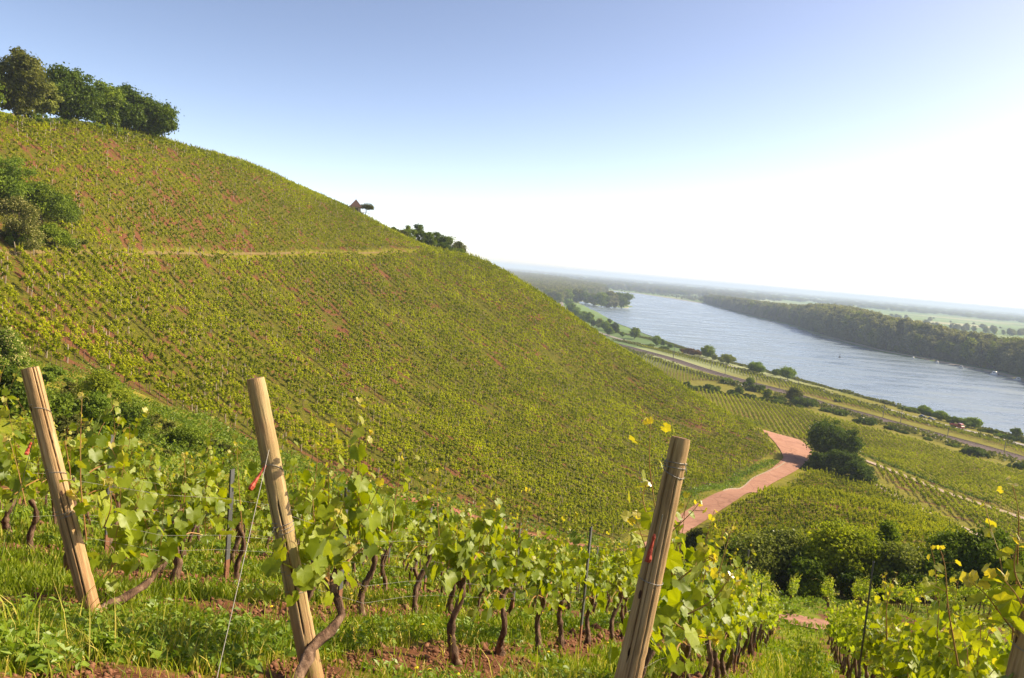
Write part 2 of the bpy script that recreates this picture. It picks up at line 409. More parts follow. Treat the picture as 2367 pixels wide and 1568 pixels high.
def make_ground():
    na = 980
    azs = np.concatenate([np.linspace(-180, -48, 60)[:-1], np.linspace(-48, 48, na), np.linspace(48, 180, 60)[1:]])
    rs = np.concatenate([[0.0], 0.8*np.power(60/0.8, np.linspace(0, 1, 190)), 60*np.power(1400/60, np.linspace(0, 1, 330))[1:], 1400*np.power(44000/1400, np.linspace(0, 1, 60))[1:]])
    A, R = np.meshgrid(np.radians(azs[:-1]), rs[1:])
    x = (np.sin(A)*R); y = (np.cos(A)*R)
    z = height(x, y)
    # clods and small humps close by
    near = np.clip(1-R/40, 0, 1)
    z = z+near*0.02*(np.sin(x*7.1+1.3*np.sin(y*5.3))+np.sin(y*8.3+x*3.1))*np.clip(R/3, 0, 1)
    nr, nA = x.shape
    V = np.concatenate([[[0, 0, hz(0, 0)]], np.stack([x, y, z], -1).reshape(-1, 3)])
    i = np.arange(nr-1)[:, None]; j = np.arange(nA)[None, :]; k = (j+1) % nA
    Q = np.stack([1+i*nA+j, 1+(i+1)*nA+j, 1+(i+1)*nA+k, 1+i*nA+k], -1).reshape(-1, 4)[:, ::-1]
    j = np.arange(nA); T = np.stack([np.zeros(nA, int), 1+(j+1) % nA, 1+j], -1)
    so, pl, ne, hi, ba = ground_attrs(V[:, 0], V[:, 1], V[:, 2])
    me = raw_mesh('ground', V, T, Q, [ground_material()], None, dict(soil=so, plain=pl, near=ne, hill=hi, bare=ba), True)
    o = bpy.data.objects.new('ground', me); COL.objects.link(o); o['kind'] = 'structure'
    return o
def ground_material():
    m, nn, ll, out = mat('ground_cover')
    tc = nn.new('ShaderNodeTexCoord'); P = tc.outputs['Object']
    vs = mapping(nn, ll, P, (1, 1, 1))
    rows_v = mapping(nn, ll, mapping(nn, ll, P, (1, 1, 1), (0, 0, rad(30))), (0.16, 1.0, 1.0))   # streaks along the rows
    n5 = noise(nn, ll, 0.42, 4, 0.6, rows_v)
    n1 = noise(nn, ll, 0.35, 5, 0.62, vs); n2 = noise(nn, ll, 2.2, 5, 0.65, vs); n3 = noise(nn, ll, 0.035, 3, 0.5, vs)
    n4 = noise(nn, ll, 9.0, 6, 0.7, vs)
    soilc = ramp(nn, ll, n4, [(0.3, (0.070, 0.028, 0.012)), (0.5, (0.125, 0.052, 0.025)), (0.72, (0.20, 0.092, 0.046))])
    # dry grass and weeds between the rows of the far slope
    dry = ramp(nn, ll, n2, [(0.3, (0.030, 0.036, 0.003)), (0.5, (0.075, 0.078, 0.006)), (0.7, (0.14, 0.12, 0.012))])
    lush = ramp(nn, ll, n2, [(0.3, (0.08, 0.12, 0.006)), (0.55, (0.16, 0.19, 0.012)), (0.75, (0.25, 0.23, 0.03))])
    field = ramp(nn, ll, n1, [(0.3, (0.11, 0.11, 0.010)), (0.6, (0.18, 0.165, 0.018)), (0.8, (0.25, 0.21, 0.03))])
    c = mixc(nn, ll, attr(nn, 'hill'), field, dry)
    c = mixc(nn, ll, attr(nn, 'near'), c, lush)
    # soil shows where attribute + noise exceed a threshold
    sm = madd(nn, ll, n5, 3.4, -1.7); sm = math_(nn, ll, 'ADD', sm, madd(nn, ll, n2, 0.8, -0.4)); sm = math_(nn, ll, 'ADD', sm, madd(nn, ll, n3, 1.2, -0.6))
    sm = math_(nn, ll, 'ADD', sm, attr(nn, 'soil')); sm = madd(nn, ll, sm, 3.0, -0.9, True)
    sm = math_(nn, ll, 'MULTIPLY', sm, math_(nn, ll, 'GREATER_THAN', attr(nn, 'soil'), 0.02))
    c = mixc(nn, ll, sm, c, soilc)
    # near slope: bare strips of red earth under the rows
    c = mixc(nn, ll, attr(nn, 'bare'), c, soilc)
    # patchwork of the far plain
    vor = nn.new('ShaderNodeTexVoronoi'); vor.inputs['Scale'].default_value = 1.0
    ll.new(mapping(nn, ll, P, (1/380, 1/260, 0.0), (0, 0, rad(18))), vor.inputs['Vector'])
    sepc = nn.new('ShaderNodeSeparateColor'); ll.new(vor.outputs['Color'], sepc.inputs[0])
    patch = ramp(nn, ll, sepc.outputs[0], [(0.0, (0.075, 0.12, 0.04)), (0.35, (0.12, 0.20, 0.06)), (0.6, (0.16, 0.25, 0.08)), (0.8, (0.24, 0.28, 0.12)), (1.0, (0.36, 0.34, 0.20))])
    nf = noise(nn, ll, 0.004, 5, 0.6, P); patch = mixc(nn, ll, madd(nn, ll, nf, 1.6, -0.5, True), patch, (0.12, 0.18, 0.06))
    c = mixc(nn, ll, attr(nn, 'plain'), c, patch)
    b = node(nn, 'ShaderNodeBsdfPrincipled'); b.inputs['Roughness'].default_value = 0.95; b.inputs['Specular IOR Level'].default_value = 0.1
    ll.new(c, b.inputs['Base Color'])
    bp = nn.new('ShaderNodeBump'); bp.inputs['Strength'].default_value = 0.7; bp.inputs['Distance'].default_value = 0.12
    ll.new(math_(nn, ll, 'ADD', n2, math_(nn, ll, 'MULTIPLY', n4, 0.4)), bp.inputs['Height']); ll.new(bp.outputs[0], b.inputs['Normal'])
    ll.new(b.outputs[0], out.inputs[0]); return m
make_ground()
# ---------------------------------------------------------------- river
def water_material():
    m, nn, ll, out = mat('river_water')
    tc = nn.new('ShaderNodeTexCoord'); P = tc.outputs['Object']
    b = node(nn, 'ShaderNodeBsdfPrincipled')
    big = noise(nn, ll, 1.0, 6, 0.68, mapping(nn, ll, P, (1/90, 1/22, 1), (0, 0, rad(-60))), 0.8)
    c = ramp(nn, ll, big, [(0.3, (0.085, 0.125, 0.165)), (0.7, (0.19, 0.24, 0.28))]); ll.new(c, b.inputs['Base Color'])
    ll.new(madd(nn, ll, big, 1.1, -0.28, True), b.inputs['Roughness']); b.inputs['IOR'].default_value = 1.33; b.inputs['Specular IOR Level'].default_value = 0.7
    w1 = noise(nn, ll, 1.0, 6, 0.62, mapping(nn, ll, P, (1/9, 1/4.5, 1), (0, 0, rad(-62))), 0.3)
    w2 = noise(nn, ll, 1.0, 4, 0.6, mapping(nn, ll, P, (1/70, 1/16, 1), (0, 0, rad(-55))), 0.8)
    bp = nn.new('ShaderNodeBump'); bp.inputs['Strength'].default_value = 0.6; bp.inputs['Distance'].default_value = 1.2
    ll.new(math_(nn, ll, 'ADD', w1, math_(nn, ll, 'MULTIPLY', w2, 1.6)), bp.inputs['Height']); ll.new(bp.outputs[0], b.inputs['Normal'])
    ll.new(b.outputs[0], out.inputs[0]); return m
def polygon_sheet(name, pts, z, material):
    me = bpy.data.meshes.new(name); me.from_pydata([(x, y, z) for x, y in pts], [], [list(range(len(pts)))])
    me.materials.append(material); me.update()
    if me.polygons[0].normal.z < 0: me.flip_normals()
    o = bpy.data.objects.new(name, me); COL.objects.link(o); o['kind'] = 'structure'; return o
# the sheet reaches a little under the banks, which rise above it
_R = np.array(RIVER); _area = 0.5*np.sum(_R[:, 0]*np.roll(_R[:, 1], -1)-np.roll(_R[:, 0], -1)*_R[:, 1])
_t = np.roll(_R, -1, 0)-np.roll(_R, 1, 0); _nrm = np.stack([_t[:, 1], -_t[:, 0]], -1)/np.linalg.norm(_t, axis=1)[:, None]*(1 if _area > 0 else -1)
polygon_sheet('river', [tuple(q) for q in _R+_nrm*5.0], WATER, water_material())
def track_mat(name, cols, *_a):
    """worn track: large stains, fine gravel, cracks"""
    m, nn, ll, out = mat(name); tc = nn.new('ShaderNodeTexCoord'); P = tc.outputs['Object']
    a = noise(nn, ll, 0.16, 6, 0.7, P, 0.5); b_ = noise(nn, ll, 1.3, 6, 0.7, P)
    c = ramp(nn, ll, madd(nn, ll, b_, 0.45, math_(nn, ll, 'MULTIPLY', a, 0.55)), [(0.36, cols[0]), (0.5, cols[len(cols)//2]), (0.66, cols[-1])])
    v = nn.new('ShaderNodeTexVoronoi'); v.feature = 'DISTANCE_TO_EDGE'; v.inputs['Scale'].default_value = 0.22
    ll.new(mapping(nn, ll, P, (1, 1, 1)), v.inputs['Vector'])
    cr_ = madd(nn, ll, v.outputs['Distance'], -22.0, 1.0, True); c = mixc(nn, ll, math_(nn, ll, 'MULTIPLY', cr_, 0.35), c, tuple(q*.45 for q in cols[0]))
    gr = madd(nn, ll, noise(nn, ll, 0.5, 5, 0.7, P, 1.0), 6.0, -3.9, True); c = mixc(nn, ll, math_(nn, ll, 'MULTIPLY', gr, 0.6), c, (0.10, 0.10, 0.035))
    b = node(nn, 'ShaderNodeBsdfPrincipled'); b.inputs['Roughness'].default_value = 0.92; b.inputs['Specular IOR Level'].default_value = 0.15
    ll.new(c, b.inputs['Base Color']); ll.new(b.outputs[0], out.inputs[0]); return m
# ---------------------------------------------------------------- roads, tracks, railway bed
def resample(pts, step):
    pts = np.asarray(pts, float); d = np.concatenate([[0], np.cumsum(np.linalg.norm(np.diff(pts, axis=0), axis=1))])
    n = max(2, int(d[-1]/step)+1); q = np.linspace(0, d[-1], n)
    return np.stack([np.interp(q, d, pts[:, i]) for i in range(pts.shape[1])], -1)
def smooth_line(p, it=3):
    p = np.asarray(p, float)
    for _ in range(it): p[1:-1] = 0.25*p[:-2]+0.5*p[1:-1]+0.25*p[2:]
    return p
def ribbon(name, line, width, material, lift=0.06, step=3.0, parent=None, kind='structure', across=3, crown=0.0, smooth=6, level=False, offset=0.0, skirt=0.0):
    c = smooth_line(resample(line, step), smooth); t = np.gradient(c, axis=0); t /= np.linalg.norm(t, axis=1)[:, None]
    nx = np.stack([t[:, 1], -t[:, 0]], -1); n = len(c)
    c = c+nx*offset
    wd = width if callable(width) else (lambda q: width)
    W = np.array([wd(i/(n-1)) for i in range(n)])
    ks = np.linspace(-1, 1, across+1); X = c[:, None, :]+nx[:, None, :]*(W[:, None]*0.5*ks[None, :])[..., None]
    Z = height(X[..., 0], X[..., 1])
    if level: Z = Z.max(axis=1, keepdims=True)*np.ones_like(Z); Z[:, 0] = Z[:, 0]; 
    Z = Z+lift+crown*(1-ks[None, :]**2)
    if level: Z = smooth_line(Z, 12)
    if skirt:
        X = np.concatenate([X[:, :1]-nx[:, None, :]*skirt, X, X[:, -1:]+nx[:, None, :]*skirt], 1)
        Z = np.concatenate([height(X[:, :1, 0], X[:, :1, 1])-0.2, Z, height(X[:, -1:, 0], X[:, -1:, 1])-0.2], 1)
    k = X.shape[1]; V = np.concatenate([X, Z[..., None]], -1).reshape(-1, 3)
    i = np.arange(n-1)[:, None]; j = np.arange(k-1)[None, :]
    Q = np.stack([i*k+j, i*k+j+1, (i+1)*k+j+1, (i+1)*k+j], -1).reshape(-1, 4)
    me = raw_mesh(name, V, np.zeros((0, 3), int), Q, material, None, None, True)
    if me.polygons[0].normal.z < 0: me.flip_normals()
    o = bpy.data.objects.new(name, me); COL.objects.link(o)
    if parent: o.parent = parent
    elif kind: o['kind'] = kind
    return o, c, Z[:, k//2]
M_path = track_mat('red_track', [(0.25, 0.125, 0.085), (0.32, 0.17, 0.118), (0.38, 0.22, 0.155)], 0.25, 0.9, 0.15, 8)
M_lane = track_mat('pale_lane', [(0.25, 0.19, 0.14), (0.32, 0.25, 0.19)], 0.3, 0.9, 0.1)
M_asphalt = simple('road_asphalt', [(0.20, 0.18, 0.17), (0.27, 0.245, 0.225)], 0.1, 0.85, 0.05)
M_ballast = simple('track_ballast', [(0.085, 0.06, 0.06), (0.15, 0.11, 0.105), (0.2, 0.15, 0.13)], 2.5, 0.95, 0.5)
M_earth = simple('bare_red_earth', [(0.16, 0.06, 0.032), (0.24, 0.095, 0.055), (0.30, 0.135, 0.08)], 1.5, 0.95, 0.5)
def L(*pts): return [q for q in (rim(*p) if len(p) == 3 else gp(*p) for p in pts) if q is not None]
def gz(zval, *pts): return [pz(u, v, zval)[:2] for u, v in pts]
def edge_sheet(name, left, right, material, lift=0.1, n=90, across=8):
    l = resample(left, 1e9 if False else 0.5); r = resample(right, 0.5)
    li = np.stack([np.interp(np.linspace(0, 1, n), np.linspace(0, 1, len(l)), l[:, i]) for i in (0, 1)], -1)
    ri = np.stack([np.interp(np.linspace(0, 1, n), np.linspace(0, 1, len(r)), r[:, i]) for i in (0, 1)], -1)
    li = smooth_line(li, 3); ri = smooth_line(ri, 3)
    k = np.linspace(0, 1, across+1); X = li[:, None]*(1-k[None, :, None])+ri[:, None]*k[None, :, None]
    Z = height(X[..., 0], X[..., 1])+lift
    V = np.concatenate([X, Z[..., None]], -1).reshape(-1, 3); kk = across+1
    i = np.arange(n-1)[:, None]; j = np.arange(across)[None, :]
    Q = np.stack([i*kk+j, i*kk+j+1, (i+1)*kk+j+1, (i+1)*kk+j], -1).reshape(-1, 4)
    me = raw_mesh(name, V, np.zeros((0, 3), int), Q, material, None, None, True)
    if me.polygons[0].normal.z < 0: me.flip_normals()
    o = bpy.data.objects.new(name, me); COL.objects.link(o); o['kind'] = 'structure'; return o
edge_sheet('path', L((1700,964,282),(1745,982,275),(1760,996),(1788,1020),(1805,1043),(1815,1070),(1800,1081),(1740,1106),(1671,1137),(1602,1172),(1555,1200),(1510,1245),(1467,1268)),
           L((1712,962,288),(1765,978,283),(1800,1002),(1862,1029),(1879,1041),(1874,1058),(1857,1075),(1843,1089),(1774,1124),(1706,1158),(1637,1199),(1585,1232),(1540,1268),(1480,1286)), M_path, 0.2)
ribbon('track', L((1505,1272),(1440,1274),(1406,1272),(1264,1248),(1150,1212),(980,1162),(910,1147),(769,1109),(660,1070)), 2.2, M_earth, 0.08, 2.0)
ribbon('terrace_track', L((-200,580,108),(0,583),(150,584),(300,585),(420,585),(560,585),(680,585),(800,585),(940,582)), 0.7, simple('terrace_earth', [(0.13,0.10,0.03),(0.19,0.13,0.05)], 0.8, 0.95, 0.3), 0.06, 2.0)
ribbon('lane', L((1960,1052),(1991,1062),(2084,1099),(2187,1141),(2290,1175),(2367,1200),(2700,1316)), 3.4, M_lane, 0.28, 2.0)
ribbon('lane', L((1985,1100),(2011,1113),(2084,1155),(2170,1199),(2211,1217),(2270,1243),(2334,1273),(2367,1290),(2600,1385)), 3.0, M_lane, 0.28, 2.0)
ribbon('track', L((1700,1405),(1780,1420),(1820,1432),(1870,1443),(1930,1452),(2050,1470)), 3.4, M_path, 0.05, 0.6)
M_kerbside = simple('verge_gravel', [(0.25,0.22,0.16),(0.34,0.29,0.22)], 0.6, 0.95, 0.2)
ribbon('road', gz(-62.4, (1296,690),(1300,703),(1310,722),(1326,737),(1344,749),(1421,775),(1480,791),(1568,813),(1656,835),(1764,866),(1850,887),(1936,916),(2023,942),(2109,965),(2195,985),(2282,1008),(2367,1030),(2500,1068),(2700,1127)), 6.5, M_asphalt, 0.25, 8.0, level=False, across=2, smooth=3)
RAIL = gz(-60.8, (1385,779),(1409,787),(1480,809),(1553,830),(1656,862),(1744,889),(1813,906),(1893,932),(1994,961),(2109,995),(2224,1027),(2367,1065),(2500,1105),(2700,1163))
_o, RC, RZ = ribbon('railway_bed', RAIL, 9.5, M_ballast, 0.55, 8.0, across=2, smooth=3, skirt=1.6)
M_rail = simple('rail_steel', [(0.20,0.15,0.13),(0.30,0.24,0.21)], 4, 0.45, 0.0, metallic=0.6)
def railway():
    t = np.gradient(RC, axis=0); t /= np.linalg.norm(t, axis=1)[:, None]; nx = np.stack([t[:, 1], -t[:, 0]], -1)
    for nm, offs in (('railway_track', (-2.75, -1.3)), ('railway_track', (1.3, 2.75))):
        root = empty(nm, (0, 0, 0), 'railway track nearer the river' if offs[0] > 0 else 'railway track nearer the vineyards', 'railway track', 'tracks of the double railway')
        g = Geo()
        for o in offs:
            p = RC+nx*o; g = Geo(); g.tube(np.column_stack([p, RZ+0.12]), 0.09, 4, False); g.build('rail', M_rail, root)
        g = Geo(); m_ = sum(offs)/2
        cum = np.concatenate([[0], np.cumsum(np.linalg.norm(np.diff(RC, axis=0), axis=1))])
        for q in np.arange(0, min(cum[-1], 700), 1.3):
            q = cum[-1]-q
            x = np.interp(q, cum, RC[:, 0]); y = np.interp(q, cum, RC[:, 1]); a = np.interp(q, cum, nx[:, 0]); b = np.interp(q, cum, nx[:, 1])
            g.box((x+a*m_, y+b*m_, np.interp(q, cum, RZ)+0.03), (2.5, 0.28, 0.12), math.atan2(b, a))
        g.build('sleepers', simple('sleeper', [(0.16,0.12,0.10),(0.22,0.18,0.15)], 3, 0.9, 0), root)
railway()
# ---------------------------------------------------------------- grape vines
M_bark = simple('vine_bark', [(0.035, 0.020, 0.013), (0.12, 0.070, 0.045), (0.30, 0.20, 0.14)], 18, 0.95, 1.0, 8, (1, 1, 0.25), bscale=40)
M_shoot = simple('shoot_bark', [(0.22, 0.10, 0.03), (0.30, 0.16, 0.05), (0.28, 0.26, 0.06)], 6, 0.6, 0.0)
M_leaf = leafmat('vine_leaf', (0.13, 0.19, 0.006), (0.42, 0.49, 0.018), (0.50, 0.44, 0.10), 0.46, 0.045, 0.45, 1.6, 0.15, (1.8, 1.6, 0.25), True)
M_leafmid = leafmat('vine_leaf_mid', (0.15, 0.20, 0.006), (0.43, 0.48, 0.018), (0.50, 0.43, 0.10), 0.48, 0.03, 0.5, 0.8, 0.3, (1.5, 1.6, 0.6))
M_leaffar = leafmat('vine_leaf_far', (0.14, 0.175, 0.004), (0.48, 0.51, 0.010), (0.40, 0.36, 0.03), 0.42, 0.01, 0.6, 0.06, 0.45, (1.5, 1.55, 0.5))
_ang = np.radians([-90,-70,-55,-38,-24,-6,8,24,38,52,68,80,90,100,112,128,142,156,172,186,204,218,235,250])
_rad = np.array([.14,.60,.74,.70,.82,.74,.74,.86,.92,.78,.80,.90,1.0,.90,.80,.78,.92,.86,.74,.74,.82,.70,.74,.60])
GRAPE = np.stack([np.cos(_ang)*_rad, np.sin(_ang)*_rad], -1)*0.58
GRAPE_LO = GRAPE[[0,2,4,6,8,10,12,14,16,18,20,22]]
def grape_leaves(g, P, N, Dn, size, rng, lo=False, tip=0.0):
    """lobed leaves: centre P, face normal N, tip direction Dn"""
    out = GRAPE_LO if lo else GRAPE
    n = len(P); N = unit(N); D = Dn-(Dn*N).sum(-1, keepdims=True)*N; D = unit(D+1e-4); B = np.cross(D, N)
    k = len(out)
    cup = rng.uniform(-0.5, 0.9, n)[:, None]; fold = rng.uniform(0.0, 0.7, n)[:, None]; wav = rng.uniform(0, 6.28, n)[:, None]
    ox, oy = out[:, 0][None], out[:, 1][None]
    zz = -cup*(ox**2+oy**2)*0.55+fold*np.abs(ox)*0.55+0.018*np.sin(np.arange(k)[None]*1.3+wav)-0.25*np.maximum(oy, 0)**2*rng.uniform(0, 2.0, n)[:, None]
    s = np.broadcast_to(size, (n,))[:, None, None]
    ring = P[:, None]+s*(B[:, None]*ox[..., None]+D[:, None]*oy[..., None]+N[:, None]*zz[..., None])
    v = np.concatenate([P[:, None], ring], 1).reshape(-1, 3)
    j = np.arange(1, k+1); jn = np.roll(j, -1)
    f = np.stack([np.zeros(k, int), j, jn, jn], -1)[None]+(np.arange(n)*(k+1))[:, None, None]
    g.add(v, f.reshape(-1, 4), 0, tip=np.repeat(np.broadcast_to(tip, (n,)), k+1))
def shoot_path(base, length, lean, rng, n=9, droop=0.0):
    t = np.linspace(0, 1, n)[:, None]
    wob = np.cumsum(rng.normal(0, 0.012, (n, 3)), 0)
    p = base+np.array([0, 0, 1.0])*t*length+np.array([lean[0], lean[1], 0])*(t**1.4)*length+wob*length
    p[:, 2] -= (t[:, 0]**2)*droop*length
    return p
def vine_meshes(seed, lod, custom=None):
    """local x runs along the row; returns (trunk Geo, canes Geo, foliage Geo)"""
    rng = np.random.default_rng(seed)
    T, Cn, Fo = Geo(), Geo(), Geo()
    h = rng.uniform(0.66, 0.8)
    n = 24 if lod == 0 else (5 if lod == 1 else 3)
    t = np.linspace(0, 1, n)
    lx = rng.uniform(-0.22, 0.26); ph = rng.uniform(0, 6.28)
    path = np.stack([lx*t+0.045*np.sin(t*5+ph)*(t > 0), 0.035*np.sin(t*7+ph*2), h*t-0.08*(t == 0)], -1)
    if custom is not None:
        path = resample(np.asarray(custom, float), 0.07); n = len(path); t = np.linspace(0, 1, n)
        path[1:-1] += rng.normal(0, 0.006, (n-2, 3)); h = path[-1, 2]
    thick = rng.uniform(0.027, 0.038)
    radii = thick*(1.28-0.6*t+0.25*np.exp(-((t-1)/0.12)**2)+0.35*np.exp(-(t/0.1)**2))
    if lod == 0: radii = radii*(1+0.10*rng.standard_normal(n))*(1+0.18*np.sin(t*21+ph)*rng.random()+0.12*np.sin(t*47))
    T.tube(path, radii, 14 if lod == 0 else (5 if lod == 1 else 3), lod < 2, 0.11 if lod == 0 else 0.0, rng)
    head = path[-1]
    if lod == 0:   # knobbly spurs on the head
        for k in range(4):
            a = rng.uniform(0, 6.28); T.tube([head-[0, 0, .05], head+[math.cos(a)*.06, math.sin(a)*.03, .02], head+[math.cos(a)*.11, math.sin(a)*.04, .07]], [.026, .02, .012], 6, True, 0.1, rng)
    # two canes bent down along the wire
    cane_ends = []
    for sgn in (-1, 1):
        L_ = rng.uniform(0.42, 0.6); tt = np.linspace(0, 1, 7)
        cp = np.stack([head[0]+sgn*L_*tt, head[1]+0.02*np.sin(tt*4+ph), head[2]+0.16*np.sin(tt*2.6)*1.0-0.02*tt], -1)
        if lod < 2: Cn.tube(cp, np.linspace(.009, .005, 7), 5 if lod == 0 else 3, False)
        cane_ends.append(cp)
    ns = {0: 9, 1: 9, 2: 5}[lod]
    LP, LN, LD, LS, LT = [], [], [], [], []
    for k in range(ns):
        cp = cane_ends[k % 2]; q = rng.uniform(0, 1); b = np.array([np.interp(q, np.linspace(0, 1, 7), cp[:, i]) for i in range(3)])
        ln = rng.uniform(0.36, 0.66) if rng.random() > 0.16 else rng.uniform(0.8, 1.05)
        if lod == 2: ln *= 1.0
        lean = rng.normal(0, 0.22, 2); lean[1] *= 0.8
        sp = shoot_path(b, ln, lean, rng)
        if lod < 2: Cn.tube(sp, np.linspace(.0042, .0018, len(sp)), 4 if lod == 0 else 3, False)
        m = int(ln/0.062)
        for i in range(m):
            f = (i+0.6)/m; base = np.array([np.interp(f, np.linspace(0, 1, len(sp)), sp[:, c]) for c in range(3)])
            a = rng.uniform(0, 6.28); pet = rng.uniform(0.05, 0.11)*(1.15-0.7*f)
            o = np.array([math.cos(a), math.sin(a)*0.9, rng.uniform(-0.1, 0.5)])*pet
            c = base+o
            if lod == 0 and rng.random() < 0.6: Cn.tube([base, base+o*0.6+[0, 0, .01], c], [.0016, .0014, .0012], 3, False)
            size = rng.uniform(0.085, 0.15)*(1.0-0.62*max(0, f-0.55)/0.45)
            LP.append(c); LS.append(size); LT.append(np.clip((f-0.72)/0.28, 0, 1)*rng.uniform(0.4, 1.0))
            LN.append([math.cos(a)*0.75+rng.normal(0, .35), math.sin(a)*0.75+rng.normal(0, .35), rng.uniform(0.15, 1.1)])
            LD.append([math.cos(a), math.sin(a), rng.uniform(-0.9, 0.1)])
    # leaves hanging round the head and canes
    for k in range({0: 50, 1: 38, 2: 8}[lod]):
        x = head[0]+rng.uniform(-0.62, 0.62); a = rng.uniform(0, 6.28)
        LP.append([x, head[1]+rng.normal(0, 0.10), head[2]+rng.uniform(0.0, 0.46)]); LS.append(rng.uniform(0.09, 0.15)); LT.append(0.0)
        LN.append([rng.normal(0, .4), math.sin(a), rng.uniform(0.0, 0.8)]); LD.append([rng.normal(0, .4), math.sin(a)*.4, -1.0])
    LP, LN, LD, LS, LT = map(np.asarray, (LP, LN, LD, LS, LT))
    if lod == 0: grape_leaves(Fo, LP, LN, LD, LS, rng, False, LT)
    elif lod == 1: grape_leaves(Fo, LP, LN, LD, LS*1.08, rng, True, LT)
    else:
        keep = rng.random(len(LP)) < 1.0
        v, f = leaf_cloud(LP[keep], LN[keep], LS[keep]*2.45, rng, 0.75, 0.1); Fo.add(v, f, 0, tip=np.repeat(LT[keep], 4))
    return T, Cn, Fo, path
VG = 'grape vines trained along the rows of the near slope'
def make_vine(seed, lod, label, custom=None, group=VG):
    T, Cn, Fo, path = vine_meshes(seed, lod, custom)
    r = empty('grape_vine', (0, 0, 0), label, 'grape vine', group)
    T.build('trunk', M_bark, r, smooth=(lod == 0))
    if Cn.n: Cn.build('canes', M_shoot, r)
    Fo.build('foliage', [M_leaf, M_leafmid, M_leaffar][lod], r, smooth=(lod == 0))
    return r
ROWAZ = math.pi/2-AZR
POST = [(-0.86, 4.2), (-2.75, 4.05), (-4.42, 3.85)]       # (across, downslope) of the three end posts in view
row_t = [1.08, -0.86, -2.72, -4.42] + [-4.42-1.9*k for k in range(1, 9)]
row_tr = [3.0+1.92*k for k in range(0, 5)]
NEARLAB = 'grape vine with fresh green leaves in the rows farther back on the near slope'
cand = []
for ri, t0 in enumerate(row_t+row_tr):
    s = 4.75 if t0 > -3.5 else 4.9
    if t0 > 0: s = 4.3
    if t0 < -5: s = 4.6
    s += (ri*0.37) % 0.5 if ri > 3 else 0
    smax = 29.5 if t0 > -3 else (27 if t0 > -9 else 23)
    k = 0
    while s < smax:
        jit = RNG.normal(0, 0.05)
        x, y = st(s+jit, t0+RNG.normal(0, 0.03)); cand.append((x, y, s, t0, k, ri)); s += 1.13; k += 1
zs = height(np.array([c[0] for c in cand]), np.array([c[1] for c in cand]))
near_vines = []
for c, z in zip(cand, zs):
    p = project(c[0], c[1], z+1.0)
    if p is None or not (-330 < p[0] < W0+420 and p[1] < H0+700): continue
    d = math.hypot(c[0], c[1])
    if d > 1.6: near_vines.append((d, c, float(z)))
near_vines.sort(key=lambda q: q[0])
near_vines = near_vines[:292]
vine_objs = []
protoA = [make_vine(100+i, 0, NEARLAB) for i in range(9)]
protoB = [make_vine(200+i, 1, NEARLAB) for i in range(7)]
usedA, usedB = [False]*9, [False]*7
ROWNAME = {0: 'in the row by the grey steel post at the right', 1: 'in the row of the right wooden post', 2: 'in the row of the middle wooden post', 3: 'in the row of the left wooden post'}
ORD = ['first', 'second', 'third', 'fourth', 'fifth', 'sixth', 'seventh', 'eighth', 'ninth', 'tenth']
def slope_tilt(): return 0
for n, (d, (x, y, s, t0, k, ri), z) in enumerate(near_vines):
    if ri == 2 and k == 0 or ri == 3 and k == 0: continue      # built by hand below
    hi = d < 13.5
    pr_, us = (protoA, usedA) if hi else (protoB, usedB)
    i = int(RNG.integers(len(pr_)))
    rz = ROWAZ+(math.pi if RNG.random() < 0.5 else 0)
    if ri in ROWNAME and k < 10: lab = '%s vine downhill %s' % (ORD[k], ROWNAME[ri])
    elif ri in ROWNAME: lab = 'small leafy vine far downhill '+ROWNAME[ri]
    elif t0 > 0: lab = 'leafy vine beyond the grey steel post at the right edge'
    else: lab = NEARLAB if d > 9 else 'leafy vine in the rows at the left behind the left wooden post'
    scl = float(RNG.uniform(0.9, 1.08))
    if not us[i]:
        o = pr_[i]; us[i] = True; o.location = (x, y, z); o.rotation_euler = (0, 0, rz); o['label'] = lab
    else: o = copy_tree(pr_[i], (x, y, z), rz, (1, 1, scl), lab)
    vine_objs.append((o, x, y, z, rz))
for pr_, us in ((protoA, usedA), (protoB, usedB)):
    for o, u_ in zip(pr_, us):
        if not u_:
            for ch in list(o.children): bpy.data.objects.remove(ch)
            bpy.data.objects.remove(o)
protoB = [o for o, u_ in zip(protoB, usedB) if u_]
# two vines whose old trunks lie along the ground before they rise
def hand_vine(seed, label, pts):
    b = pts[0]; z0 = b[2]
    ca, sa = math.cos(-ROWAZ), math.sin(-ROWAZ)
    loc = [((p[0]-b[0])*ca-(p[1]-b[1])*sa, (p[0]-b[0])*sa+(p[1]-b[1])*ca, p[2]-z0) for p in pts]
    r = make_vine(seed, 0, label, loc); r.location = b; r.rotation_euler = (0, 0, ROWAZ); vine_objs.append((r, b[0], b[1], b[2], ROWAZ))
hand_vine(301, 'old vine whose thick trunk curves up past the foot of the middle wooden post', [pr(668,1600,4.35),pr(700,1540,4.45),pr(722,1500,4.55),pr(762,1460,4.7),pr(787,1425,4.8),pr(782,1380,4.85),pr(768,1350,4.95)])
hand_vine(302, 'old vine whose trunk leans low away from the foot of the left wooden post', [pr(215,1425,5.9),pr(260,1395,6.0),pr(310,1368,6.1),pr(350,1345,6.2),pr(372,1300,6.3)])

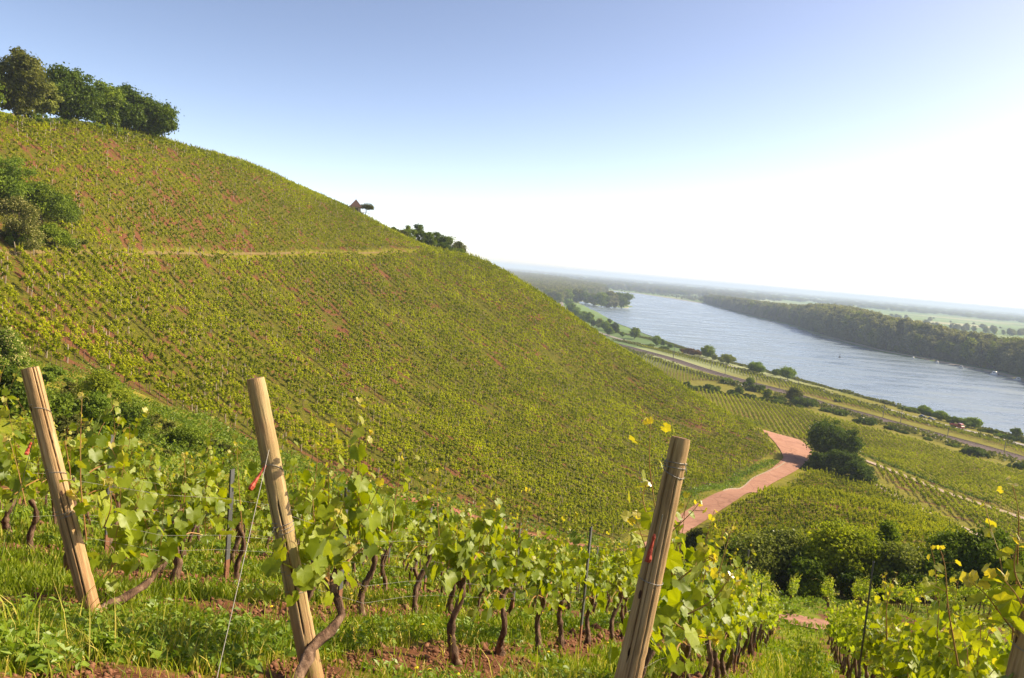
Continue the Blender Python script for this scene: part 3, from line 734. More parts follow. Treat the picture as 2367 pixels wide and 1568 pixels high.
def hand_shoot(pts, depth, n, size, seed, red=True, host=None):
    """a single long shoot rising above the leaves; it belongs to the vine standing nearest below it"""
    rng = np.random.default_rng(seed)
    P = np.array([tuple(Vector(ray(u, v))*(depth/Vector(ray(u, v)).dot(fwd))) for u, v in pts])
    if host is None: host = min(vine_objs, key=lambda q: math.hypot(q[1]-P[0, 0], q[2]-P[0, 1]) + 0*q[3])
    o, hx, hy, hz_, rz = host
    M = Matrix.Translation((hx, hy, hz_)) @ Matrix.Rotation(rz, 4, 'Z'); Mi = M.inverted()
    sc = o.scale[2]
    P = np.array([tuple(Mi@Vector(p)) for p in P]); P[:, 2] /= sc
    P = smooth_line(resample(P, 0.03), 4); t = np.linspace(0, 1, len(P))
    Cn, Fo = Geo(), Geo(); Cn.tube(P, np.linspace(.0050, .0018, len(P)), 6, False)
    LP, LN, LD, LS, LT = [], [], [], [], []
    for i in range(n):
        f = (i+.5)/n; b = np.array([np.interp(f, t, P[:, c]) for c in range(3)]); a = (i % 2)*math.pi+rng.normal(0, .5)+rz
        o_ = np.array([math.cos(a), math.sin(a), .35])*rng.uniform(.05, .09); Cn.tube([b, b+o_*.6, b+o_], [.0018, .0015, .0012], 4, False)
        LP.append(b+o_*1.1); LS.append(size*(1.15-.75*f)*rng.uniform(.8, 1.1)); LT.append(np.clip(f*1.3-.5, 0, 1)); LN.append([rng.normal(0, .6), rng.normal(0, .6)-.3, rng.uniform(.1, .8)]); LD.append([math.cos(a), math.sin(a), -.5])
    for k in range(3):
        LP.append(P[-1]+rng.normal(0, .015, 3)); LS.append(size*.35); LT.append(1.0); LN.append(rng.normal(0, 1, 3)); LD.append([rng.normal(0, .5), rng.normal(0, .5), .8])
    # a curling tendril
    w = np.linspace(0, 5, 14); b = P[-3]; Cn.tube(np.stack([b[0]+.05*w/5+.008*np.sin(w*2), b[1]+.008*np.cos(w*2), b[2]+.03*np.sin(w*.7)], -1), .0009, 3, False)
    grape_leaves(Fo, *map(np.asarray, (LP, LN, LD, LS)), rng, False, np.array(LT))
    c = Cn.build('long_shoot', M_shoot, o); Fo.build('shoot_leaves', M_leaf, c)
for i, (pts, dep, n, sz) in enumerate([
    ([(200,1250),(186,1120),(186,1010),(190,905)], 5.0, 7, .11), ([(150,1180),(165,1100),(150,1020)], 5.3, 4, .10), ([(815,1240),(832,1130),(846,1030),(858,1000)], 5.3, 6, .12), ([(905,1230),(915,1150),(930,1060)], 5.9, 5, .11),
    ([(1540,1300),(1515,1180),(1500,1070),(1504,975)], 4.4, 8, .14), ([(1560,1330),(1540,1240),(1600,1185),(1618,1162)], 4.5, 4, .09), ([(2215,1540),(2190,1400),(2185,1300),(2172,1268)], 4.0, 4, .085), ([(2340,1480),(2352,1300),(2356,1180),(2340,1120)], 3.9, 5, .09),
    ([(730,1250),(722,1150),(735,1060),(728,1025)], 5.6, 5, .10), ([(560,1230),(552,1120),(548,1035)], 7.0, 5, .10), ([(1190,1290),(1205,1200),(1220,1130)], 8.0, 5, .10), ([(2050,1480),(2048,1400),(2060,1355)], 5.5, 4, .10),
    ([(1015,1240),(1010,1150),(1012,1090)], 6.6, 5, .1), ([(420,1220),(430,1110),(425,1050)], 6.4, 5, .1), ([(1660,1330),(1680,1260),(1690,1225)], 5.2, 5, .1), ([(60,1170),(40,1080),(20,1010)], 6.5, 5, .1),
    ([(1530,1330),(1500,1290),(1480,1230),(1470,1200)], 4.3, 5, .16), ([(1520,1260),(1495,1190),(1480,1140),(1500,1110)], 4.3, 4, .14), ([(1570,1340),(1620,1300),(1650,1290)], 4.4, 5, .17), ([(1590,1420),(1650,1390),(1690,1330)], 4.5, 5, .16), ([(1560,1440),(1600,1470),(1660,1480)], 4.4, 5, .15),
    ([(2360,1480),(2320,1430),(2270,1360),(2250,1350)], 3.7, 5, .16), ([(2370,1420),(2350,1370),(2310,1330)], 3.6, 5, .17), ([(2360,1360),(2340,1320),(2350,1260)], 3.8, 4, .12),
    ([(215,1230),(200,1180),(170,1140)], 5.2, 5, .16), ([(240,1220),(260,1170),(250,1110)], 5.2, 5, .15), ([(690,1260),(740,1230),(790,1190)], 4.9, 6, .15), ([(700,1290),(750,1290),(820,1270)], 4.9, 5, .14)]):
    hand_shoot(pts, dep, n, sz, 900+i)
# ---------------------------------------------------------------- vines of the far slope and the fields: eight single ones and one mass
protoC = []
def along(azd):
    a = rad(azd); return np.array([math.sin(a), math.cos(a)])
def fill(poly_, azd, row, step, keep=0.97, ex=None, gaps=0):
    P = np.array(poly_); c = P.mean(0); u = along(azd); n = np.array([-u[1], u[0]])
    a = (P-c)@u; b = (P-c)@n
    A = np.arange(a.min(), a.max(), step); B = np.arange(b.min(), b.max(), row)
    AA, BB = np.meshgrid(A, B); AA = AA+RNG.uniform(-0.5, 0.5, BB.shape[0])[:, None]*step+RNG.normal(0, 0.12, AA.shape); BB = BB+RNG.normal(0, 0.07, BB.shape)
    X = c[0]+AA*u[0]+BB*n[0]; Y = c[1]+AA*u[1]+BB*n[1]
    kn = keep-gaps*np.clip((fnoise(AA.ravel()/11+60, BB.ravel()/2.6, 3)-.60)*7, 0, .92)
    X, Y = X.ravel(), Y.ravel(); k = inpoly(X, Y, poly_) & (RNG.random(len(X)) < kn)
    if ex is not None: k &= ~inpoly(X, Y, ex)
    return X[k], Y[k], np.full(k.sum(), math.pi/2-rad(azd))
LOW_AZ, UP_AZ = 124, 108
parts_ = [fill(HILL_LOW, LOW_AZ, 2.3, 1.1, 0.97, None, 1), fill(HILL_UP, UP_AZ, 2.3, 1.08, 0.97, BUSH_GAP, .6),
          fill(TRIANGLE, 100, 1.9, 1.2), fill(STRIP, 20, 1.9, 1.2), fill(FIELD_A, 12, 2.0, 1.35), fill(FIELD_B, 12, 2.1, 1.6), fill(FIELD_C, 15, 2.1, 1.6)]
NSEG = [len(p[0]) for p in parts_]
X = np.concatenate([p[0] for p in parts_]); Y = np.concatenate([p[1] for p in parts_]); RZ_ = np.concatenate([p[2] for p in parts_])
seg = np.repeat(np.arange(len(parts_)), NSEG)
# vines beyond the lower track on the near slope
xs, ys = [], []
for t0 in np.arange(-14, 20, 1.92):
    for s in np.arange(43.0, 60, 1.15): q = st(s+RNG.normal(0, .08), t0); xs.append(q[0]); ys.append(q[1])
xs, ys = np.array(xs), np.array(ys); az_ = np.degrees(np.arctan2(xs, ys)); k = (az_ > 16.5)
X = np.concatenate([X, xs[k]]); Y = np.concatenate([Y, ys[k]]); RZ_ = np.concatenate([RZ_, np.full(k.sum(), ROWAZ)]); seg = np.concatenate([seg, np.full(k.sum(), 9)])
# the rest of the near slope, farther down
rest = [c for c in cand if math.hypot(c[0], c[1]) > near_vines[-1][0]]
X = np.concatenate([X, [c[0] for c in rest]]); Y = np.concatenate([Y, [c[1] for c in rest]]); RZ_ = np.concatenate([RZ_, np.full(len(rest), ROWAZ)]); seg = np.concatenate([seg, np.full(len(rest), 8)])
Z = height(X, Y); SC_ = RNG.uniform(0.8, 1.15, len(X))
SC_ = np.where(seg == 1, SC_*0.86, SC_); SC_ = np.where(seg == 0, SC_*0.98, SC_)
R_ = np.hypot(X, Y)
print('far vines', len(X), NSEG)
near_i = list(np.argsort(np.where(seg <= 1, R_, 1e9))[:6])
FG = 'grape vines standing over the far red slope'
for n in range(6):
    o = make_vine(400+n, 2, 'small bright vine on the red earth at the lower left edge of the far slope', None, FG); protoC.append(o)
    i = near_i[n]; o.location = (X[i], Y[i], Z[i]-0.03); o.rotation_euler = (0, 0, RZ_[i])
keep = np.ones(len(X), bool); keep[near_i] = False
X, Y, Z, RZ_, SC_, seg = (a[keep] for a in (X, Y, Z, RZ_, SC_, seg))
VIDX = RNG.integers(0, 6, len(X)); VIDX = np.where(seg >= 8, 6+RNG.integers(0, len(protoB), len(X)), VIDX)
VW = np.where(seg < 8, 1.28, 1.0); VH = np.where(seg < 8, 1.22, 1.0)
def scatter(name, P, rz, sc, idx, sources, label=None, cat=None, tilt=None):
    """one object: copies of the listed meshes on points"""
    me = bpy.data.meshes.new(name); me.vertices.add(len(P)); me.vertices.foreach_set('co', np.asarray(P, np.float32).ravel())
    at = me.attributes.new('rot', 'FLOAT_VECTOR', 'POINT'); r3 = np.zeros((len(P), 3)); r3[:, 2] = rz
    if tilt is not None: r3[:, :2] = tilt
    at.data.foreach_set('vector', r3.astype(np.float32).ravel())
    at = me.attributes.new('sc', 'FLOAT_VECTOR', 'POINT'); s3 = np.asarray(sc, float); s3 = np.repeat(s3[:, None], 3, 1) if s3.ndim == 1 else s3
    at.data.foreach_set('vector', s3.astype(np.float32).ravel())
    at = me.attributes.new('idx', 'INT', 'POINT'); at.data.foreach_set('value', np.asarray(idx, np.int32))
    me.update()
    o = bpy.data.objects.new(name, me); COL.objects.link(o); o['kind'] = 'stuff'
    set_props(o, label, cat)
    ng = bpy.data.node_groups.new(name, 'GeometryNodeTree')
    ng.interface.new_socket('Geometry', in_out='INPUT', socket_type='NodeSocketGeometry'); ng.interface.new_socket('Geometry', in_out='OUTPUT', socket_type='NodeSocketGeometry')
    N_, L_ = ng.nodes, ng.links
    gi, go = N_.new('NodeGroupInput'), N_.new('NodeGroupOutput'); jn = N_.new('GeometryNodeJoinGeometry')
    def named(nm, ty):
        a = N_.new('GeometryNodeInputNamedAttribute'); a.data_type = ty; a.inputs[0].default_value = nm
        return next(s_ for s_ in a.outputs if s_.enabled and s_.name == 'Attribute')
    rt, sv, ix = named('rot', 'FLOAT_VECTOR'), named('sc', 'FLOAT_VECTOR'), named('idx', 'INT')
    for n, src in enumerate(sources):
        for ob in src:
            ii = N_.new('GeometryNodeObjectInfo'); ii.inputs[0].default_value = ob; ii.transform_space = 'ORIGINAL'
            ins = N_.new('GeometryNodeInstanceOnPoints')
            cmp_ = N_.new('FunctionNodeCompare'); cmp_.data_type = 'INT'; cmp_.operation = 'EQUAL'
            si = [s_ for s_ in cmp_.inputs if s_.enabled]; L_.new(ix, si[0]); si[1].default_value = n
            L_.new(gi.outputs[0], ins.inputs['Points']); L_.new(cmp_.outputs[0], ins.inputs['Selection'])
            gsock = next(s_ for s_ in ii.outputs if s_.name == 'Geometry'); L_.new(gsock, ins.inputs['Instance'])
            e2r = N_.new('FunctionNodeEulerToRotation'); L_.new(rt, e2r.inputs[0]); L_.new(e2r.outputs[0], ins.inputs['Rotation'])
            L_.new(sv, ins.inputs['Scale']); L_.new(ins.outputs[0], jn.inputs[0])
    L_.new(jn.outputs[0], go.inputs[0])
    md = o.modifiers.new('scatter', 'NODES'); md.node_group = ng
    return o
kids = lambda o: [c for c in o.children if c.type == 'MESH']
scatter('vineyard_vines', np.stack([X, Y, Z-0.03], -1), RZ_, np.stack([SC_*VW, SC_*VW, SC_*VH], -1), VIDX, [kids(o) for o in protoC]+[kids(o) for o in protoB],
        'many small vines covering the far slope and the fields below', 'grape vines')
# ---------------------------------------------------------------- end posts, guy wires, steel posts, training wires
def wood_material(green=0.5, dark=0.0):
    m, nn, ll, out = mat('weathered_post_wood')
    tc = nn.new('ShaderNodeTexCoord'); P = tc.outputs['Object']
    v = mapping(nn, ll, P, (1, 1, 0.06))
    f = noise(nn, ll, 38, 7, 0.65, v); f2 = noise(nn, ll, 4, 4, 0.6, P)
    c = ramp(nn, ll, f, [(0.28, (0.15, 0.085, 0.040)), (0.5, (0.38, 0.245, 0.120)), (0.75, (0.60, 0.43, 0.25))])
    sep = nn.new('ShaderNodeSeparateXYZ'); ll.new(P, sep.inputs[0])
    # red earth splashed on the foot, green-grey weathering higher up
    low = math_(nn, ll, 'ADD', madd(nn, ll, sep.outputs[2], -1.5, 0.95), madd(nn, ll, f2, 0.8, -0.4), True)
    c = mixc(nn, ll, math_(nn, ll, 'MULTIPLY', low, 0.55), c, (0.30, 0.12, 0.06))
    c = mixc(nn, ll, math_(nn, ll, 'MULTIPLY', madd(nn, ll, f2, 2.6, -0.9, True), green), c, (0.29, 0.26, 0.11))
    st2 = noise(nn, ll, 14, 3, 0.6, mapping(nn, ll, P, (1, 1, 0.03)), 0.4)          # weathered dark streaks
    c = mixc(nn, ll, madd(nn, ll, st2, 5.0, -3.15+dark, True), c, (0.055, 0.036, 0.022))
    kv = nn.new('ShaderNodeTexVoronoi'); kv.inputs['Scale'].default_value = 1.0; ll.new(mapping(nn, ll, P, (11, 11, 4)), kv.inputs['Vector'])
    c = mixc(nn, ll, math_(nn, ll, 'LESS_THAN', kv.outputs['Distance'], 0.085), c, (0.06, 0.03, 0.018))    # knots
    pale = noise(nn, ll, 3.0, 5, 0.7, mapping(nn, ll, P, (1, 1, .4))); c = mixc(nn, ll, madd(nn, ll, pale, 3.0, -1.75, True), c, (0.58, 0.46, 0.31))
    c = mixc(nn, ll, attr(nn, 'crack'), c, (0.02, 0.012, 0.008))  # grooves coloured near black: dirt, plus shade the relief leaves too weak
    b = node(nn, 'ShaderNodeBsdfPrincipled'); b.inputs['Roughness'].default_value = 0.85; b.inputs['Specular IOR Level'].default_value = 0.25
    ll.new(c, b.inputs['Base Color'])
    bp = nn.new('ShaderNodeBump'); bp.inputs['Strength'].default_value = 0.8; bp.inputs['Distance'].default_value = 0.01
    ll.new(f, bp.inputs['Height']); ll.new(bp.outputs[0], b.inputs['Normal']); ll.new(b.outputs[0], out.inputs[0]); return m
WOODS = [wood_material(0.15, -0.1), wood_material(0.9, 0.0), wood_material(0.2, -0.15), wood_material(0.2, 0.0)]
M_endgrain = simple('post_end_grain', [(0.10, 0.05, 0.03), (0.22, 0.13, 0.08), (0.30, 0.19, 0.12)], 30, 0.9, 0.6)
M_dark = simple('crack_dark', [(0.02, 0.013, 0.01), (0.035, 0.022, 0.015)], 20, 0.95, 0.0)
M_wire = simple('galvanised_wire', [(0.16, 0.15, 0.14), (0.27, 0.26, 0.24)], 30, 0.6, 0.0, metallic=0.3)
M_redtie = simple('red_tensioner', [(0.25, 0.03, 0.015), (0.38, 0.06, 0.03)], 14, 0.55, 0.2)
M_steel = simple('steel_post', [(0.075, 0.078, 0.085), (0.12, 0.125, 0.13), (0.19, 0.185, 0.18)], 8, 0.55, 0.1, metallic=0.4, stretch=(1, 1, 0.2))
M_rust = simple('rusty_foot', [(0.16, 0.07, 0.04), (0.25, 0.12, 0.07)], 14, 0.8, 0.1)
def frame_of(a, b):
    """object matrix: origin at the foot a, local z towards b"""
    a, b = Vector(a), Vector(b); q = (b-a).to_track_quat('Z', 'Y'); return Matrix.Translation(a) @ q.to_matrix().to_4x4(), (b-a).length
def end_post(base, top, r0, r1, label, wraps, guy=None, tie=None, seed=1, cracks=()):
    rng = np.random.default_rng(seed)
    M, L_ = frame_of(base, top); r = empty('wooden_post', base, label, 'vineyard post', 'round wooden end posts of the rows'); r.matrix_world = M
    g = Geo(); n = 60; sides = 96; t = np.linspace(-0.12, 1, n); th = np.linspace(0, 2*np.pi, sides, endpoint=False)
    lob = sum(rng.uniform(.004, .02)*np.cos(k*th+rng.uniform(0, 6)) for k in (2, 3, 4, 5))
    rr = (r0+(r1-r0)*np.clip(t, 0, 1))[:, None]*(1+lob[None]+0.012*rng.standard_normal((n, 1))+0.004*rng.standard_normal((n, sides)))
    # drying cracks: narrow grooves down the grain
    cl = M.inverted() @ Vector((0, 0, 0)); face = math.atan2(cl.y, cl.x); crk = np.zeros((n, sides))
    for (ca, t0, t1, dp) in cracks:
        ca = face+ca
        w = np.exp(-((np.angle(np.exp(1j*(th[None]-ca-0.12*np.sin(t[:, None]*5)))))/0.05)**2)
        crk = np.maximum(crk, w*((t[:, None] > t0) & (t[:, None] < t1))*min(1, dp*4))
        rr = rr-1.5*dp*r0*w*((t[:, None] > t0) & (t[:, None] < t1))
    rr[-1] *= 0.94
    bend = np.stack([0.012*np.sin(t*3+seed), 0.01*np.sin(t*2.3+seed*2)], -1)
    x = rr*np.cos(th)+bend[:, :1]; y = rr*np.sin(th)+bend[:, 1:]; z = np.repeat((t*L_)[:, None], sides, 1); z[-1] += 0.006
    ring = np.stack([x, y, z], -1); i = np.arange(n-1)[:, None]; j = np.arange(sides)[None]; k = (j+1) % sides
    g.add(ring.reshape(-1, 3), np.stack([i*sides+j, i*sides+k, (i+1)*sides+k, (i+1)*sides+j], -1).reshape(-1, 4), 0, crack=crk.ravel())
    g.build('shaft', WOODS[seed-1], r, True)
    g = Geo(); c = ring[-1]; ctr = c.mean(0)
    inner = ctr+(c-ctr)*0.55+np.array([0, 0, 0.004]); jj = np.arange(sides); kk = (jj+1) % sides
    g.add(np.vstack([c+[0, 0, .0005], inner, ctr[None]+[[0, 0, -.002]]]), np.vstack([np.stack([jj, kk, kk+sides, jj+sides], -1), np.stack([jj+sides, kk+sides, np.full(sides, 2*sides), np.full(sides, 2*sides)], -1)]))
    g.build('cut_top', M_endgrain, r)
    for (h, turns, loose) in wraps:
        g = Geo(); m = 40*turns; a = np.linspace(0, 2*np.pi*turns, m); R = (r0+(r1-r0)*h/L_)*1.06+rng.normal(0, .0012, m)
        zz = h+np.linspace(-.012, .012, m)*turns+loose*np.cos(a)
        g.tube(np.stack([R*np.cos(a)+np.interp(h/L_, t, bend[:, 0]), R*np.sin(a)+np.interp(h/L_, t, bend[:, 1]), zz], -1), 0.0022, 5, True)
        if turns > 1:
            for q in range(5):
                a0 = rng.uniform(0, 6.28); s_ = rng.uniform(.015, .03); w = np.linspace(0, 6.0, 14)
                c0 = np.array([R.mean()*1.15*math.cos(a0), R.mean()*1.15*math.sin(a0), h])
                g.tube(np.stack([c0[0]+s_*np.cos(w)*.6, c0[1]+s_*np.sin(w)*.6, c0[2]+s_*np.sin(w*1.3)-.004*w], -1), 0.002, 4, True)
        g.build('wire_wrap', M_wire, r)
    M_ = M.inverted()
    if guy:
        a, b = (M_@Vector(guy[0]), M_@Vector(guy[1])); g = Geo()
        p = np.array(a)[None]*(1-np.linspace(0, 1, 12)[:, None])+np.array(b)[None]*np.linspace(0, 1, 12)[:, None]
        g.tube(p, 0.0017, 6, True); g.tube(p+0.0024*np.array([1, 0, 0]), 0.0013, 5, True); g.build('guy_wire', M_wire, r)
    if tie:
        a, b = np.array(M_@Vector(tie[0])), np.array(M_@Vector(tie[1])); g = Geo(); tt = np.linspace(0, 1, 9)[:, None]
        rd = np.array([.005, .008, .006, .009, .007, .011, .012, .015, .013])
        g.tube(a*(1-tt)+b*tt, rd, 8, True, 0.12, rng); g.build('red_tie', M_redtie, r)
    return r
def pd(u, v, depth):
    d = Vector(ray(u, v)); return tuple(d*(depth/d.dot(fwd)))
def depth_of(p): return Vector(p).dot(fwd)
B1, B2, B3, B4 = hit(216, 1432), hit(732, 1588), hit(1380, 1868), hit(2235, 2080)
D1, D2, D3, D4 = map(depth_of, (B1, B2, B3, B4))
print('posts', B1, B2, B3, B4, D1, D2, D3, D4)
k_ = 1805.0
end_post(B1, pd(70, 853, D1*0.985), 20.5/k_*D1, 19/k_*D1, 'tanned wooden end post at the left with a long crack down it', [(1.02, 1, 0.03), (1.45, 1, .04), (0.75, 2, 0.0)],
         (pd(80, 1010, D1*0.97), hit(-12, 1340)), (pd(72, 1022, D1*.965), pd(60, 1052, D1*.96)), 1, [(0.45, 0.35, 1.01, 0.30), (-0.25, 0.1, .5, 0.2), (0.85, .75, 1.01, .2), (-.9, 0, 1, .1)])
end_post(B2, pd(588, 878, D2*0.985), 24/k_*D2, 20.5/k_*D2, 'greenish wooden end post in the middle with coiled wire and a red tie', [(1.0, 3, 0.0), (1.35, 1, .05), (0.72, 1, 0.01), (0.6, 1, .01)],
         (pd(622, 1040, D2*0.97), hit(478, 1670)), (pd(614, 1076, D2*.955), pd(578, 1132, D2*.93)), 2, [(-0.95, 0.3, 1.01, 0.22), (-0.1, .2, .62, .25), (.7, .1, .4, .12)])
end_post(B3, pd(1574, 1016, D3*1.03), 34/k_*D3, 23.5/k_*D3, 'thick brown wooden end post at the right leaning away from the middle one', [(1.62, 1, 0.02), (1.66, 2, 0.0), (1.1, 1, 0.01)],
         (pd(1532, 1190, D3*0.985), hit(1395, 1800)), (pd(1513, 1235, D3*.96), pd(1497, 1300, D3*.955)), 3, [(0.5, 0.0, 0.9, 0.12), (-.5, .4, 1.01, .16), (-.1, .1, .7, .1)])
end_post(B4, pd(2472, 1020, D4*1.03), 30/k_*D4, 24/k_*D4, 'wooden end post cut by the right edge of the photo', [(1.2, 1, 0.02)], None, None, 4, [(-1.3, 0.0, 0.9, 0.15)])
def steel_post(x, y, hgt, label, lean=0.0, group='grey steel posts within the rows'):
    z = hz(x, y); r = empty('steel_post', (x, y, z), label, 'vineyard post', group, ROWAZ); r.rotation_euler = (0.0, lean, ROWAZ)
    g = Geo(); w, d, th = 0.030, 0.020, 0.0025
    # folded channel: back and two flanges with turned lips
    for c, s in (((0, 0), (2*w, th)), ((-w, d*.5), (th, d)), ((w, d*.5), (th, d)), ((-w+.006, d), (.012, th)), ((w-.006, d), (.012, th))):
        g.box((c[0], c[1], hgt/2-0.1+0.25), (s[0], s[1], hgt-0.3))
    g.build('channel', M_steel, r)
    g = Geo()
    for c, s in (((0, 0), (2*w+.001, th+.001)), ((-w, d*.5), (th+.001, d)), ((w, d*.5), (th+.001, d))): g.box((c[0], c[1], 0.12), (s[0], s[1], 0.38))
    g.build('rusty_foot', M_rust, r)
    g = Geo()
    for q in np.arange(0.5, hgt, 0.12): g.box((w+.006, d*.4, q), (.012, .010, .014)); 
    g.build('wire_hooks', M_steel, r)
    return r
def solve_s(t, u, s0=4, s1=60):
    for _ in range(40):
        s = (s0+s1)/2; x, y = st(s, t); p = project(x, y, plane_z(s)+1.5)
        if (p[0] < u) == (project(*st(s1, t), plane_z(s1)+1.5)[0] > u): s0 = s
        else: s1 = s
    return s
def post_at(t, u, vtop, label):
    s = solve_s(t, u, 4.0, 60); x, y = st(s, t+(0.05 if t < 0 else -0.16)); z = hz(x, y)
    d = ray(u, vtop); top = d[2]*math.hypot(x, y); hgt = min(max(top-z, 1.2), 2.4)
    steel_post(x, y, hgt, label); return s
s2 = post_at(-2.72, 1357, 1217, 'grey steel post in the row of the middle wooden post, standing clear of the leaves')
s1 = post_at(-4.42, 797, 1126, 'grey steel post just right of the middle wooden post, its top above the leaves')
s0 = post_at(-6.32, 533, 1085, 'grey steel post just left of the middle wooden post')
s3 = post_at(-0.86, 1716, 1270, 'grey steel post at the end of the leafy row right of the right wooden post')
s4 = post_at(1.08, 2034, 1302, 'tall grey steel post rising from the leafy row at the lower right')
print('steel', s2, s1, s0, s3, s4)
SPG = 'grey steel post among the leaves farther down the near rows'
for t0, sa in ((-2.72, s2), (-4.42, s1), (-6.32, s0), (-0.86, s3), (1.08, s4)):
    for k in range(1, 5):
        s = sa+5.1*k
        if s < 28: x, y = st(s, t0+.05); steel_post(x, y, 1.62, SPG)
for i, t0 in enumerate(row_t[5:]):
    s = 7.0+(i*1.7) % 4
    while s < 23:
        x, y = st(s, t0+.05); steel_post(x, y, 1.6, 'grey steel post in the rows behind the left wooden post'); s += 5.1
# training wires
def row_wire(t0, s0_, s1_, hgt, label, start=None):
    S = np.linspace(s0_, s1_, 40); xy = np.array([st(s, t0) for s in S]); z = height(xy[:, 0], xy[:, 1])
    z = np.convolve(np.pad(z, 3, 'edge'), np.ones(7)/7, 'valid')+hgt-0.015*np.sin((S-s0_)*math.pi/5.1)**2
    p = np.column_stack([xy, z])
    if start is not None: p[0] = start
    g = Geo(); g.tube(p, 0.0010, 4, False)
    o = g.build('training_wire', M_wire); set_props(o, label, 'wire', 'wires strung along the vine rows')
def on_post(B, T, f): return tuple(Vector(B).lerp(Vector(T), f))
T1, T2, T3 = pd(70, 853, D1*0.985), pd(588, 878, D2*0.985), pd(1574, 1016, D3*1.03)
for nm, t0, B, T, rid in (('left', -4.42, B1, T1, 3), ('middle', -2.72, B2, T2, 2), ('right', -0.86, B3, T3, 1)):
    for hgt, f, w in ((0.62, 0.34, 'lowest wire'), (0.74, 0.42, 'second wire'), (1.05, 0.57, 'upper wire')):
        row_wire(t0, B[0]*SX+B[1]*SY, 27, hgt, '%s running from the %s wooden post into its row' % (w, nm), on_post(B, T, f))
for t0 in row_t[4:9]+[1.08]:
    for hgt, w in ((0.66, 'lower'), (1.05, 'upper')):
        row_wire(t0, 4.6, 22, hgt, ('%s wire through the row of the tall grey steel post at the right' if t0 > 0 else '%s wire in the rows farther back on the near slope') % w)
# ---------------------------------------------------------------- stakes of the far slope
M_stake = simple('stake_wood', [(0.24, 0.19, 0.14), (0.38, 0.32, 0.25), (0.52, 0.46, 0.38)], 0.35, 0.9, 0.0)
def stake_mesh(h_, seed):
    g = Geo(); rng = np.random.default_rng(seed)
    g.tube([(0, 0, -0.1), (rng.normal(0, .01), rng.normal(0, .01), h_*.5), (rng.normal(0, .03), rng.normal(0, .03), h_)], [.06, .056, .05], 6, True)
    return g.mesh('stake', [M_stake])
SM = [stake_mesh(h_, i) for i, h_ in enumerate((1.75, 1.9, 1.6, 2.05))]
pick = (seg <= 1) & (RNG.random(len(X)) < np.where(seg == 0, 0.16, 0.13))
px_, py_, pz_ = X[pick]+.12, Y[pick]+.1, Z[pick]
# line of stakes along the terrace track and along the ridge
ex = []
for u in (-40, -5, 37, 78, 131, 175, 212, 254, 295, 330, 372, 410, 436, 470, 505, 540, 580, 625, 660, 700): 
    p = gp(u, 591)
    if p: ex.append(p)
for u, v in ((32,279),(54,283),(73,284),(114,287),(137,291),(155,294),(176,298),(265,309),(297,318),(405,345),(430,350),(455,354),(480,360),(505,364),(530,372),(555,378)):
    p = gp(u, v+4)
    if p: ex.append(p)
ex = np.array(ex); px_ = np.concatenate([ex[:, 0], px_]); py_ = np.concatenate([ex[:, 1], py_]); pz_ = height(px_, py_)
rr_ = np.hypot(px_, py_); order = np.concatenate([np.arange(len(ex)), len(ex)+np.argsort(rr_[len(ex):])])
vis = []
for i in order:
    p = project(px_[i], py_[i], pz_[i]+1.5)
    if p and -20 < p[0] < W0+20 and len(vis) < 250: vis.append(i)
vset = set(vis)
for i in vis:
    o = bpy.data.objects.new('wooden_stake', SM[int(RNG.integers(4))]); COL.objects.link(o); o.location = (px_[i], py_[i], pz_[i]); o.rotation_euler = (RNG.normal(0, .05), RNG.normal(0, .05), RNG.uniform(0, 6))
    lab = 'thin wooden stake in the line below the terrace track of the far slope' if i < 20 and i < len(ex) else ('thin wooden stake on the skyline of the far slope near the trees' if i < len(ex) else 'thin wooden stake among the vines on the lower left of the far slope')
    set_props(o, lab, 'stake', 'wooden stakes of the far slope')
rest_i = np.array([i for i in range(len(px_)) if i not in vset])
print('stakes', len(vis), len(rest_i))
firsts = []
for sm in SM: firsts.append(next(o for o in COL.objects if o.name.startswith('wooden_stake') and o.data == sm))
scatter('vineyard_stakes', np.stack([px_, py_, pz_], -1)[rest_i], RNG.uniform(0, 6, len(rest_i)), np.ones(len(rest_i)), RNG.integers(0, 4, len(rest_i)), [[f] for f in firsts],
        'thin pale stakes standing among the vines of the far slope', 'stakes', RNG.normal(0, .05, (len(rest_i), 2)))
# ---------------------------------------------------------------- trees and bushes
def tleaf(name, dark, light, tr=0.3, tc=(1.4, 1.5, 0.6), ns=0.35): return leafmat(name, dark, light, None, tr, 0.012, 0.55, ns, 0.25, tc)
TM = {
 'deep': tleaf('leaves_deep_green', (0.048, 0.082, 0.009), (0.164, 0.224, 0.020)),
 'mid': tleaf('leaves_mid_green', (0.089, 0.135, 0.013), (0.276, 0.348, 0.026)),
 'olive': tleaf('leaves_olive', (0.076, 0.088, 0.017), (0.218, 0.224, 0.042)),
 'gold': tleaf('leaves_yellow_green', (0.168, 0.210, 0.015), (0.483, 0.500, 0.033), 0.4),
 'grey': tleaf('leaves_grey_green', (0.124, 0.151, 0.029), (0.381, 0.403, 0.081)),
 'fresh': tleaf('leaves_fresh_green', (0.101, 0.160, 0.017), (0.286, 0.368, 0.042), 0.38),
 'pale': tleaf('leaves_pale_blossom', (0.336, 0.320, 0.108), (0.706, 0.656, 0.264), 0.3, (1.1, 1.1, 0.8)),
 'red': tleaf('leaves_reddish', (0.118, 0.080, 0.036), (0.286, 0.192, 0.084), 0.25, (1.3, 1.0, 0.7)),
 'wood': tleaf('leaves_hazed_river_wood', (0.16, 0.165, 0.085), (0.38, 0.36, 0.19), 0.3, ns=0.05),  # leaf colour paled and greyed to stand in for distance haze
}
